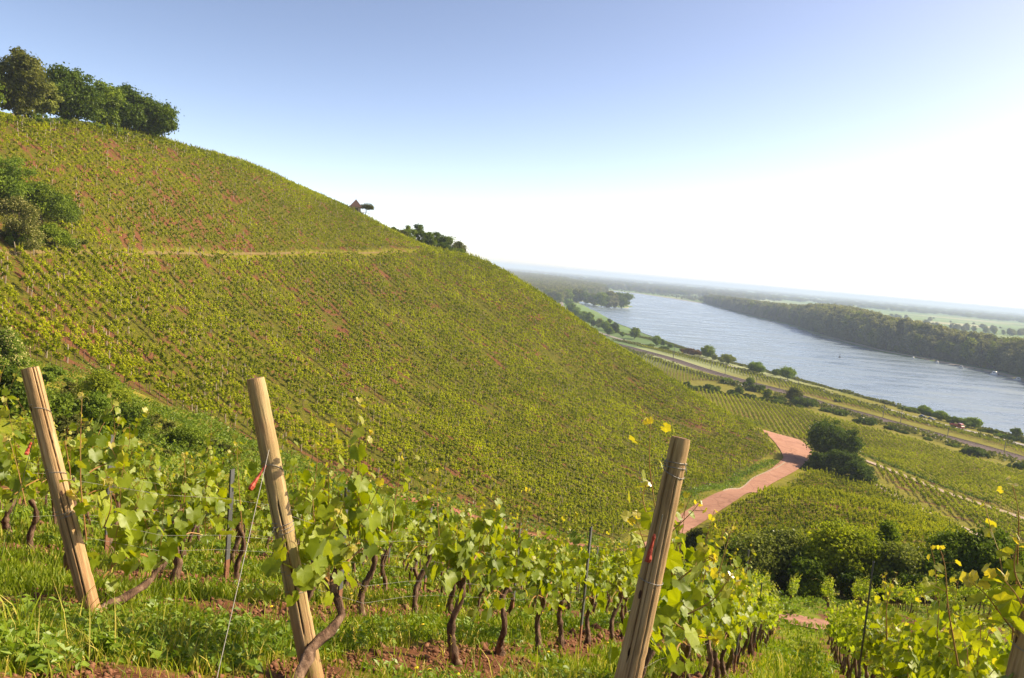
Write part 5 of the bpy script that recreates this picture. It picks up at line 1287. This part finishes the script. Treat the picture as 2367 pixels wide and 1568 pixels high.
def truck():
    p, a = road_pose(2211, 989); z = hz(p[0], p[1])+.28; root = empty('red_truck', (p[0], p[1], z), 'red truck with a low rear bed on the river road', 'truck', None, a)
    red = paint('truck_red', (0.40, 0.05, 0.035))
    g = Geo(); loft(g, [[(x,-1.1,z0),(x,1.1,z0),(x,1.1,z1*.6),(x,.98,z1),(x,-.98,z1),(x,-1.1,z1*.6)] for x, z0, z1 in [(1.0,.6,2.35),(1.3,.55,2.75),(2.9,.5,2.75),(3.45,.5,1.75),(3.75,.5,1.4)]]); g.build('cab', red, root)
    g = Geo(); g.box((3.25, 0, 1.95), (.5, 1.7, .62)); g.build('windscreen', M_glass, root)
    for s in (-1, 1): g = Geo(); g.box((2.2, s*1.09, 1.95), (1.1, .08, .6)); g.build('side_window', M_glass, root); g = Geo(); g.box((3.76, s*.8, .9), (.08, .3, .2)); g.build('headlight', M_lamp, root)
    g = Geo(); g.box((-1.3, 0, 1.0), (4.6, 2.2, .16)); g.box((-1.3, 1.08, 1.35), (4.6, .08, .6)); g.box((-1.3, -1.08, 1.35), (4.6, .08, .6)); g.box((-3.56, 0, 1.35), (.08, 2.1, .6)); g.box((.95, 0, 1.6), (.08, 2.1, 1.1)); g.build('flat_bed', red, root)
    g = Geo(); g.box((-.6, .5, .75), (6.0, .2, .25)); g.box((-.6, -.5, .75), (6.0, .2, .25)); g.build('chassis', M_black, root)
    wheels(root, (-2.5, -1.5, 2.6), .92, .48)
truck()
M_white = paint('boat_white', (0.75, 0.75, 0.74), .4); M_hull = paint('boat_hull', (0.60, 0.62, 0.64), .4)
def boat(u, v, sc, label):
    p = pz(u, v, WATER); root = empty('moored_boat', (p[0], p[1], WATER), label, 'boat', 'white boats along the far bank', 2.2+.3*math.sin(u))
    g = Geo(); loft(g, [[(x*sc,-w*sc,.1),(x*sc,0,-.25),(x*sc,w*sc,.1),(x*sc,w*1.15*sc,1.0*sc),(x*sc,-w*1.15*sc,1.0*sc)] for x, w in [(-3,.9),(-1.5,1.2),(.5,1.25),(2,.85),(3.2,.1)]]); g.build('hull', M_hull, root)
    g = Geo(); loft(g, [[(x*sc,-w*sc,.95*sc),(x*sc,w*sc,.95*sc),(x*sc,w*.85*sc,h*sc),(x*sc,-w*.85*sc,h*sc)] for x, w, h in [(-2.4,.85,2.6),(-1.5,.95,3.4),(.6,.95,3.4),(1.5,.8,1.5)]]); cb = g.build('cabin', M_white, root)
    g = Geo(); g.box((-.5*sc, .93*sc, 2.3*sc), (1.8*sc, .06, .6*sc)); g.box((-.5*sc, -.93*sc, 2.3*sc), (1.8*sc, .06, .6*sc)); g.build('window', M_glass, cb)
for a in [(2297,868,1.25,'brightest white boat below the yellow-green spot of the far wood'),(2220,852,.9,'white boat left of the brightest one on the far bank'),(2352,880,1.0,'white boat at the right edge of the far bank'),(2166,840,.7,'small pale boat left of the middle of the moored row'),(2110,829,.6,'smallest pale boat at the left of the moored row')]: boat(*a)
def buoy():
    p = pz((615/3.408+1800)*.98, (695/3.408+640)*.98, WATER); g = Geo(); g.tube([(0,0,-.4),(0,0,.7),(0,0,.9),(0,0,3.2)], [1.0,1.0,.5,.12], 10)
    r = empty('buoy', p, 'dark buoy floating alone in the middle of the river', 'buoy'); g.build('float', M_black, r)
    g = Geo(); g.tube([(0,0,3.0),(0,0,4.0)], [.5,.05], 8); g.build('topmark', M_black, r)
buoy()
# ---------------------------------------------------------------- banks and woods
M_sand = simple('shore_sand', [(0.20,0.16,0.11),(0.30,0.25,0.18),(0.36,0.31,0.24)], .05, .9, .1)
M_stonebank = simple('bank_stones', [(0.14,0.13,0.12),(0.24,0.225,0.205),(0.33,0.31,0.28)], .35, .9, .5)
def bankline(pts): return [pz(u, v, WATER)[:2] for u, v in pts]
ribbon('shore', bankline([(1900,778),(1980,797),(2040,813),(2120,827),(2196,842),(2296,861),(2367,880),(2600,954)]), 12, M_sand, 0.25, 12, across=2, smooth=2, offset=0)
ribbon('river_bank', bankline([(2750,1121),(2367,1011),(2250,987),(2120,952),(1980,915),(1880,885),(1700,839),(1600,809),(1500,776),(1430,749)]), 5, M_stonebank, 0.35, 8, across=2, smooth=2)
ribbon('river_bank', bankline([(1409,672),(1474,679),(1550,690),(1624,702)]), 30, M_stonebank, 0.6, 30, across=2, smooth=1)
prof_u = [1600,1624,1690,1750,1800,1848,1902,1965,2046,2095,2224,2296,2367,2500,2700]; prof_v = [684,678,686,694,700,704,699,705,730,736,762,771,779,812,860]
bl = resample(bankline([(1624,700),(1685,717),(1764,737),(1813,747),(1908,778),(2040,811),(2196,838),(2296,857),(2367,876),(2600,948)]), 10.5)
tl = np.gradient(bl, axis=0); tl /= np.linalg.norm(tl, axis=1)[:, None]; nl = np.stack([tl[:, 1], -tl[:, 0]], -1)
if np.dot(nl[len(nl)//2], bl[len(bl)//2]) < 0: nl = -nl
WG = 'trees at the front of the wood on the far river bank'
WL = 'broad tree in the front of the long wood on the far river bank'
def wood_proto(seed, key, label, shape='round', w=1.0, h=2.3, n=2600):
    T, G = tree_geo(seed, w*14, h*14, 2.0, 34, n, 1.25, shape, 5, 1.0); r = empty('tree', (0, 0, 0), label, 'tree', WG)
    T.build('trunk', M_trunk, r); G.build('crown', TM[key], r); return r
WP = [wood_proto(71, 'wood', WL), wood_proto(72, 'wood', WL, w=1.15, h=2.2), wood_proto(73, 'wood', WL, w=.9), wood_proto(74, 'grey', WL, w=1.1), wood_proto(75, 'wood', WL, w=1.0)]
WH = [2.3*14, 2.2*14, 2.3*14, 2.3*14, 2.3*14]
usedW = [False]*5; nfront = 0
stuffP, stuffS, stuffI, stuffR = [], [], [], []
for i in range(len(bl)):
    for row in range(8):
        off = 9+row*15+RNG.uniform(-4, 4); q = bl[i]+nl[i]*off+tl[i]*RNG.uniform(-4, 4); d = math.hypot(*q); z = hz(*q)
        pj = project(q[0], q[1], z+10)
        if pj is None: continue
        vt = np.interp(pj[0], prof_u, prof_v); need = ray(pj[0], vt)[2]*d-z
        if row == 0: hgt = need*RNG.uniform(.45, .92)
        else: hgt = need*RNG.uniform(.82, 1.04)
        hgt = min(hgt, 48); k = int(RNG.integers(5))
        if pj[0] > 2600: continue
        s = hgt/WH[k]; wid = s*RNG.uniform(.95, 1.35)
        if row == 0:
            if not usedW[k]: o = WP[k]; usedW[k] = True; o.location = (q[0], q[1], z); o.scale = (wid, wid, s)
            else: o = copy_tree(WP[k], (q[0], q[1], z), RNG.uniform(0, 6), (wid, wid, s))
            nfront += 1
        else: stuffP.append((q[0], q[1], z)); stuffS.append((wid, wid, s)); stuffI.append(k); stuffR.append(RNG.uniform(0, 6))
print('front', nfront, 'behind', len(stuffP))
# lower bushes filling the feet of the wood
for i in range(0, len(bl)):
    for k_i in range(2):
        q = bl[i]+nl[i]*RNG.uniform(3, 10)+tl[i]*RNG.uniform(-5, 5); z = hz(*q); s = RNG.uniform(.18, .34)
        stuffP.append((q[0], q[1], z)); stuffS.append((s*1.6, s*1.6, s)); stuffI.append(int(RNG.integers(5))); stuffR.append(RNG.uniform(0, 6))
def wood_fill(pts, spacing, hmin, hmax, wide=1.1, p=1.0):
    P = np.array([pz(u, v, WATER)[:2] for u, v in pts]); lo, hi = P.min(0), P.max(0); n = int((hi-lo).prod()/spacing**2*p); n = min(n, 60000)
    x, y = RNG.uniform(lo[0], hi[0], n), RNG.uniform(lo[1], hi[1], n); k = inpoly(x, y, P.tolist()); x, y = x[k], y[k]
    d = np.hypot(x, y); keep = RNG.random(len(x)) < np.clip(2600/d, .12, 1)**1.2; x, y, d = x[keep], y[keep], d[keep]
    g = np.clip(d/2600, 1, 8)**.6
    for a, b, gg in zip(x, y, g):
        kk = int(RNG.integers(5)); s = RNG.uniform(hmin, hmax)/WH[kk]; w = s*wide*gg*RNG.uniform(.9, 1.3)
        stuffP.append((a, b, WATER+.3)); stuffS.append((w, w, s)); stuffI.append(kk); stuffR.append(RNG.uniform(0, 6))
    return len(x)
A_POLY = [(1140,642),(1190,674),(1240,692),(1290,703),(1334,699),(1336,686),(1366,686),(1400,683),(1392,671),(1360,665),(1335,660),(1310,650),(1240,640),(1140,629)]
print('wood a', wood_fill(A_POLY, 17, 21, 30, 1.2))
print('wood b', wood_fill([(1330,662),(1400,668),(1640,690),(1800,697),(1830,690),(1640,672),(1340,648)], 30, 14, 24, 1.3, .6))
print('scrub', wood_fill([(1404,670),(1470,677),(1545,687),(1624,700),(1640,688),(1400,661)], 22, 4, 9, 1.6, .7))
# islet trees
IG = 'trees on the wooded tongue in the river'
for j, a in enumerate([(1437,672,712,36,'mid','round tree at the tip of the wooded tongue in the river'),(1408,671,711,30,'wood','second tree from the tip of the wooded tongue'),(1390,674,710,28,'mid','third tree from the tip of the wooded tongue'),(1371,678,706,22,'wood','narrow tree where the wooded tongue begins'),
    (1352,672,702,24,'mid','tree left of the gap in the wooded tongue'),(1333,668,700,30,'olive','pale willow-like tree at the edge of the inlet'),(1310,668,700,28,'mid','tree by the inlet left of the pale willow-like one'),(1420,680,712,18,'wood','low tree between the tip and the second tree')]):
    u, vt, vb, w, key, lab = a; p = pz(u, vb, WATER); d = math.hypot(p[0], p[1]); h = ray(u, vt)[2]*d-WATER
    plant('tree', p[0], p[1], WATER-.2, w/k_*d, h, key, lab, 'tree', 600+j, 'round', nclump=34, nleaf=4200, group=IG, leaf=1.9, z0=1.0)
ribbon('sand_spit', bankline([(1430,712),(1450,713),(1463,712)]), 7, M_sand, 0.3, 6, across=2, smooth=1)
# scattered woods and hedges of the plain, single field trees
n = 9000; r_ = 2300*np.power(24000/2300, RNG.random(n)); a_ = np.radians(RNG.uniform(-9, 42, n)); x_, y_ = np.sin(a_)*r_, np.cos(a_)*r_
band = fnoise(x_/2600+5, y_/700+3, 3); inr = inpoly(x_, y_, [tuple(q) for q in RIVER])
need = np.where(r_ > 5200, .50, .60); need = np.where((r_ > 7000), .43, need)
k = (band > need) & ~inr & ((np.degrees(a_) > 9) | (r_ > 5000)) & (segdist(x_, y_, RIVER) > 60)
for x, y, rr in zip(x_[k], y_[k], r_[k]):
    kk = int(RNG.integers(5)); s = RNG.uniform(13, 22)/WH[kk]; w = s*np.clip(rr/1500, 1.3, 7)
    stuffP.append((x, y, WATER+.3)); stuffS.append((w, w, s)); stuffI.append(kk); stuffR.append(RNG.uniform(0, 6))
scatter('river_woods', np.array(stuffP), np.array(stuffR), np.array(stuffS), np.array(stuffI), [kids(o) for o in WP], 'dense woods along the river and over the plain', 'woods')
print('woods', len(stuffP))
for i, (cu_, cv, w) in enumerate([(945,292,10),(1040,300,14),(1270,328,16),(1545,360,16),(1640,370,16),(1720,352,12),(1760,465,40),(1840,455,22),(1905,463,16),(1690,430,18),(1505,415,16),(1370,385,12),(1165,375,10),(2000,480,10)]):
    u, v = (cu_/3.408+1800)*.98, (cv/3.408+640)*.98; p = pz(u, v, WATER); d = math.hypot(p[0], p[1]); s = max(w*.29, 4)/k_*d
    o = copy_tree(WP[i % 5], (p[0], p[1], WATER+.3), i*1.3, (s/15, s/15, s/33), 'lone tree in the pale fields beyond the far wood'); o['group'] = 'lone trees in the fields beyond the river'
# ---------------------------------------------------------------- grass and weeds of the near slope
M_grass = leafmat('grass_blades', (0.13, 0.18, 0.006), (0.32, 0.38, 0.016), (0.50, 0.42, 0.09), 0.35, 0.03, 0.5, 0.8, 0.0, (1.4, 1.5, 0.5))
M_weed = leafmat('weed_leaves', (0.10, 0.165, 0.008), (0.26, 0.36, 0.022), None, 0.35, 0.05, 0.45, 0.9, 0.0, (1.4, 1.5, 0.5))
def grass():
    N = 300000; s = 1.2*np.power(34/1.2, RNG.random(N)**0.9); t = RNG.uniform(-1, 1, N)*(1.5+s*1.15)-0.22*s
    x, y = SX*s+TX*t, SY*s+TY*t; r = np.hypot(x, y)
    ba = bare_near(x, y); k = (RNG.random(N) > ba*0.93) & (r > 1.2) & (RNG.random(N) < 0.35+0.9*fnoise(x*.8+3, y*.8, 3)); x, y, r = x[k], y[k], r[k]; n = len(x)
    # keep what the surroundings of the camera can see
    az = np.degrees(np.arctan2(x, y)); k = (np.abs(az) < 46); x, y, r = x[k], y[k], r[k]; n = len(x)
    z = height(x, y); g1 = fnoise(x*.5+9, y*.5, 3)
    h = RNG.uniform(.03, .11, n)*(.6+1.1*g1)*np.clip(1+(RNG.random(n) < .03)*1.6, 1, 3); w = .0035*np.clip(r/4, 1, 6)*RNG.uniform(.7, 1.5, n)
    h *= np.clip(1.0+r/60, 1, 1.5)
    a = RNG.uniform(0, 6.28, n); b = a+RNG.normal(0, .6, n)+math.pi/2; lean = RNG.uniform(.15, .85, n)*h
    dx, dy = np.cos(a)*w, np.sin(a)*w; lx, ly = np.cos(b)*lean, np.sin(b)*lean
    V = np.empty((n, 5, 3)); tip = np.zeros((n, 5))
    V[:, 0] = np.stack([x-dx, y-dy, z-.01], -1); V[:, 1] = np.stack([x+dx, y+dy, z-.01], -1)
    V[:, 2] = np.stack([x+dx*.75+lx*.35, y+dy*.75+ly*.35, z+h*.6], -1); V[:, 3] = np.stack([x-dx*.75+lx*.35, y-dy*.75+ly*.35, z+h*.6], -1)
    V[:, 4] = np.stack([x+lx, y+ly, z+h], -1)
    straw = (RNG.random(n) < np.clip((g1-.42)*1.5, .05, .55))*RNG.uniform(.3, 1, n); tip[:] = straw[:, None]
    b0 = np.arange(n)*5; Q = np.stack([b0, b0+1, b0+2, b0+3], -1); T = np.stack([b0+3, b0+2, b0+4], -1)
    me = raw_mesh('grass', V.reshape(-1, 3), T, Q, M_grass, None, dict(tip=tip.ravel()))
    o = bpy.data.objects.new('grass', me); COL.objects.link(o); o['kind'] = 'stuff'; print('grass', n)
    # broad-leaved weeds in patches
    N = 26000; s = 1.3*np.power(26/1.3, RNG.random(N)); t = RNG.uniform(-1, 1, N)*(1.5+s*1.1)-0.2*s; x, y = SX*s+TX*t, SY*s+TY*t
    pn = fnoise(x*.55+40, y*.55, 3); k = (pn > .50) & (RNG.random(N) > bare_near(x, y)) & (np.hypot(x, y) > 1.3); x, y = x[k], y[k]; z = height(x, y); r = np.hypot(x, y)
    g = Geo(); P, Nn, S = [], [], []
    m = 5; X_ = np.repeat(x, m); Y_ = np.repeat(y, m); Z_ = np.repeat(z, m); R_2 = np.repeat(r, m); a = RNG.uniform(0, 6.28, len(X_)); sz = RNG.uniform(.03, .085, len(X_))*np.clip(R_2/9, 1, 2)
    P = np.stack([X_+np.cos(a)*sz*.6, Y_+np.sin(a)*sz*.6, Z_+RNG.uniform(.02, .13, len(X_))], -1); Nn = np.stack([np.cos(a)*.6, np.sin(a)*.6, RNG.uniform(.4, 1.2, len(X_))], -1)
    v, f = leaf_cloud(P, Nn, sz, RNG, .55, .12); g.add(v, f); o = g.build('weeds', M_weed); o['kind'] = 'stuff'; print('weeds', len(P))
    # yellow flowers, each a small disc of petals
    M_yel = simple('yellow_petals', [(0.55, 0.38, 0.01), (0.75, 0.55, 0.02)], 9, .7, 0)
    n = 0
    fl = Geo()
    for i in range(60):
        s = RNG.uniform(3.8, 13); t = RNG.uniform(-1, .4)*s*.8; x, y = st(s, t); z = hz(x, y)+RNG.uniform(.08, .18)
        a = np.linspace(0, 2*np.pi, 9)[:-1]; rr = np.where(np.arange(8) % 2, .017, .011)*1.2; V = np.vstack([np.stack([x+rr*np.cos(a), y+rr*np.sin(a), z+0*a], -1), [[x, y, z+.008]]])
        fl.add(V, [(j, (j+1) % 8, 8, 8) for j in range(8)]); fl.tube([(x, y, z-.16), (x, y, z)], .0015, 3, False)
    o = fl.build('wild_flowers', M_yel); o['kind'] = 'stuff'
    # tall seeding grasses close to the camera
    gs = Geo()
    for i in range(260):
        s = RNG.uniform(3.4, 9); t = -RNG.uniform(0, 1)*s*.95+.5; x, y = st(s, t); z = hz(x, y); h = RNG.uniform(.22, .45); a = RNG.uniform(0, 6.28); b = RNG.uniform(.05, .2)
        p = np.array([(x+math.cos(a)*b*q*q, y+math.sin(a)*b*q*q, z+h*q) for q in np.linspace(0, 1, 5)]); gs.tube(p, [.0016, .0014, .0012, .001, .0008], 3, False, tip=.6)
        for q in np.linspace(.72, 1.0, 7):
            c = p[0]+(p[-1]-p[0])*q; gs.tube([c, c+[RNG.normal(0, .012), RNG.normal(0, .012), .014]], [.0035, .001], 3, False, tip=1.0)
    o = gs.build('seeding_grass', M_grass); o['kind'] = 'stuff'
grass()
# tufts along hedges and verges in the valley
def verge(lines, dens, hgt, wid, name, m_):
    P = []
    for ln, wd in lines:
        c = resample(ln, 1.0); t = np.gradient(c, axis=0); t /= np.linalg.norm(t, axis=1)[:, None]+1e-9; nx = np.stack([t[:, 1], -t[:, 0]], -1)
        k = int(len(c)*dens); i = RNG.integers(0, len(c), k); P.append(c[i]+nx[i]*RNG.normal(0, wd, k)[:, None])
    P = np.vstack(P); z = height(P[:, 0], P[:, 1]); n = len(P); g = Geo(); hh = hgt*fnoise(P[:, 0]/14, P[:, 1]/14, 3)*2
    for q in range(3):
        Q = np.column_stack([P+RNG.normal(0, .4, (n, 2)), z+hh*RNG.uniform(.1, 1, n)]); v, f = leaf_cloud(Q, RNG.standard_normal((n, 3))+[0, 0, .6], wid*RNG.uniform(.6, 1.4, n), RNG, .7, .1); g.add(v, f)
    o = g.build(name, m_); o['kind'] = 'stuff'
verge([(gz(-60.3, (1409,795),(1480,818),(1553,843),(1656,877),(1744,905),(1813,921),(1900,947),(1994,972),(2109,1007),(2224,1041),(2367,1081),(2600,1150)), 3.0),
       (gz(-62, (1421,780),(1480,796),(1568,820),(1656,841),(1764,872),(1850,893),(1936,922),(2023,948),(2109,972),(2195,993),(2282,1015),(2367,1040),(2600,1105)), 2.2),
       (gz(-65, (1421,768),(1500,784),(1600,812),(1700,843),(1850,882),(1980,917),(2120,954),(2250,989),(2367,1015),(2600,1080)), 1.5)], 5, 1.6, 1.3, 'roadside_undergrowth', TM['olive'])
verge([ (L((1991,1050),(2084,1086),(2187,1127),(2290,1161)), .5),
       (L((1560,1160),(1637,1130),(1706,1100),(1790,1066)), .8), (L((1480,1268),(1400,1262),(1300,1240),(1150,1203),(980,1152),(910,1138),(769,1098),(640,1050),(500,1010),(380,960)), 1.6),
       (L((1480,1295),(1400,1290),(1264,1262),(1150,1228),(980,1178),(850,1145),(700,1110)), 2.0)], 14, .45, .42, 'wild_verge', TM['fresh'])

def rough_cover(name, polys, n_per, hmin, hmax, size, m_, seed=3):
    """uneven waist-high cover: brambles, tall weeds"""
    rng = np.random.default_rng(seed); g = Geo()
    for P in polys:
        A = np.array(P); lo, hi = A.min(0), A.max(0); n = int((hi-lo).prod()*n_per); x = rng.uniform(lo[0], hi[0], n); y = rng.uniform(lo[1], hi[1], n)
        k = inpoly(x, y, P); x, y = x[k], y[k]; z = height(x, y); f = fnoise(x*.22+7, y*.22, 4); k = rng.random(len(x)) < (f-.25)*2.6; x, y, z, f = x[k], y[k], z[k], f[k]
        hh = hmin+(hmax-hmin)*np.clip((f-.42)*3.4, 0, 1); Q = np.column_stack([x, y, z+hh*rng.uniform(0.05, 1, len(x))**.7])
        v, ff = leaf_cloud(Q, rng.standard_normal((len(x), 3))+[0, 0, .5], size*rng.uniform(.5, 1.5, len(x)), rng, .6, .1); g.add(v, ff)
    o = g.build(name, m_); o['kind'] = 'stuff'; print(name, g.n//4)
G1 = [st(28, -60), st(27, -22), st(29, -10), st(31, 2)]+L((1480,1292,112),(1400,1288,108),(1264,1262,104),(1150,1222,100),(980,1174,95),(850,1140,90),(700,1080),(600,1028),(500,982),(400,941),(250,877),(120,847),(0,800),(-100,790))
rough_cover('gully_undergrowth', [G1], 26, .12, 1.1, .20, TM['fresh'], 3)
rough_cover('gully_brambles', [G1], 12, .2, 1.6, .24, TM['mid'], 4)
rough_cover('slope_foot_weeds', [L((1500,1262),(1568,1186),(1637,1130),(1706,1098),(1800,1062),(1812,1068),(1740,1104),(1671,1133),(1602,1168),(1555,1196),(1505,1240))], 10, .05, .3, .3, TM['fresh'], 5)
rough_cover('lower_slope_weeds', [[st(29.5, -10), st(29.5, 24), st(34, 24), st(34, -10)], [st(38, -8), st(38, 30), st(66, 34), st(70, 4)]], 22, .03, .4, .14, TM['fresh'], 6)
rough_cover('terrace_grass', [L((-200,577,110),(0,577),(180,578),(400,580),(750,581),(960,579),(1000,586,300),(750,589),(400,590),(180,590),(0,589),(-200,590,105))], 9, .05, .5, .35, TM['gold'], 7)

# weeds along the crest, so that the topmost vines stand in them
def crest(u):
    lo, hi = 100.0, 1300.0
    for _ in range(12):
        m_ = (lo+hi)/2
        if hit(u, m_, rmin=60, rmax=340) is None: lo = m_
        else: hi = m_
    p = hit(u, hi, rmin=60, rmax=340); return p
cl_ = [crest(u) for u in range(-60, 1760, 52)]
cl_ = [np.array(p[:2])*(1+7/math.hypot(*p[:2])) for p in cl_ if p]
verge([(cl_, 6.0)], 60, .75, .6, 'crest_weeds', TM['gold'])
def clods():
    """crumbs of red earth and small stones on the bare patches"""
    rng = np.random.default_rng(21); N = 60000; s = 2.0*np.power(16/2.0, rng.random(N)); t = rng.uniform(-1, 1, N)*(1.5+s)-.2*s
    x, y = SX*s+TX*t, SY*s+TY*t; b = bare_near(x, y); k = (rng.random(N) < b*.8); x, y, s = x[k], y[k], s[k]; n = len(x); z = height(x, y)
    sz = rng.gamma(2.0, .006, n)*np.clip(s/6, .8, 2)+.004
    base = np.array([(1, 0, 0), (-1, 0, 0), (0, 1, 0), (0, -1, 0), (0, 0, .8), (0, 0, -.6)]); V = base[None]*rng.uniform(.6, 1.2, (n, 6, 1))*sz[:, None, None]
    a = rng.uniform(0, 6.28, n); ca, sa = np.cos(a)[:, None], np.sin(a)[:, None]; X2 = V[..., 0]*ca-V[..., 1]*sa; Y2 = V[..., 0]*sa+V[..., 1]*ca
    V = np.stack([X2+x[:, None], Y2+y[:, None], V[..., 2]+z[:, None]+sz[:, None]*.3+.01], -1).reshape(-1, 3)
    T = np.array([(0, 2, 4), (2, 1, 4), (1, 3, 4), (3, 0, 4), (2, 0, 5), (1, 2, 5), (3, 1, 5), (0, 3, 5)]); T = (T[None]+(np.arange(n)*6)[:, None, None]).reshape(-1, 3)
    m_ = simple('earth_clods', [(0.10, 0.042, 0.022), (0.19, 0.085, 0.045), (0.28, 0.15, 0.09)], 9, .95, .3)
    me = raw_mesh('earth_clods', V, T, np.zeros((0, 4), int), m_, None, None, True); o = bpy.data.objects.new('earth_clods', me); COL.objects.link(o); o['kind'] = 'stuff'; print('clods', n)
clods()
# ---------------------------------------------------------------- haze of the river plain
def haze():
    g = Geo(); g.box((0, 0, (-72+62)/2), (96000, 96000, 134))
    m, nn, ll, out = mat('haze_air')
    pv = nn.new('ShaderNodeVolumePrincipled'); pv.inputs['Color'].default_value = (0.60, 0.73, 0.98, 1); pv.inputs['Density'].default_value = HAZE
    pv.inputs['Anisotropy'].default_value = 0.0
    ll.new(pv.outputs[0], out.inputs['Volume'])
    o = g.build('haze', m); o['kind'] = 'stuff'
HAZE = 0.00013
haze()
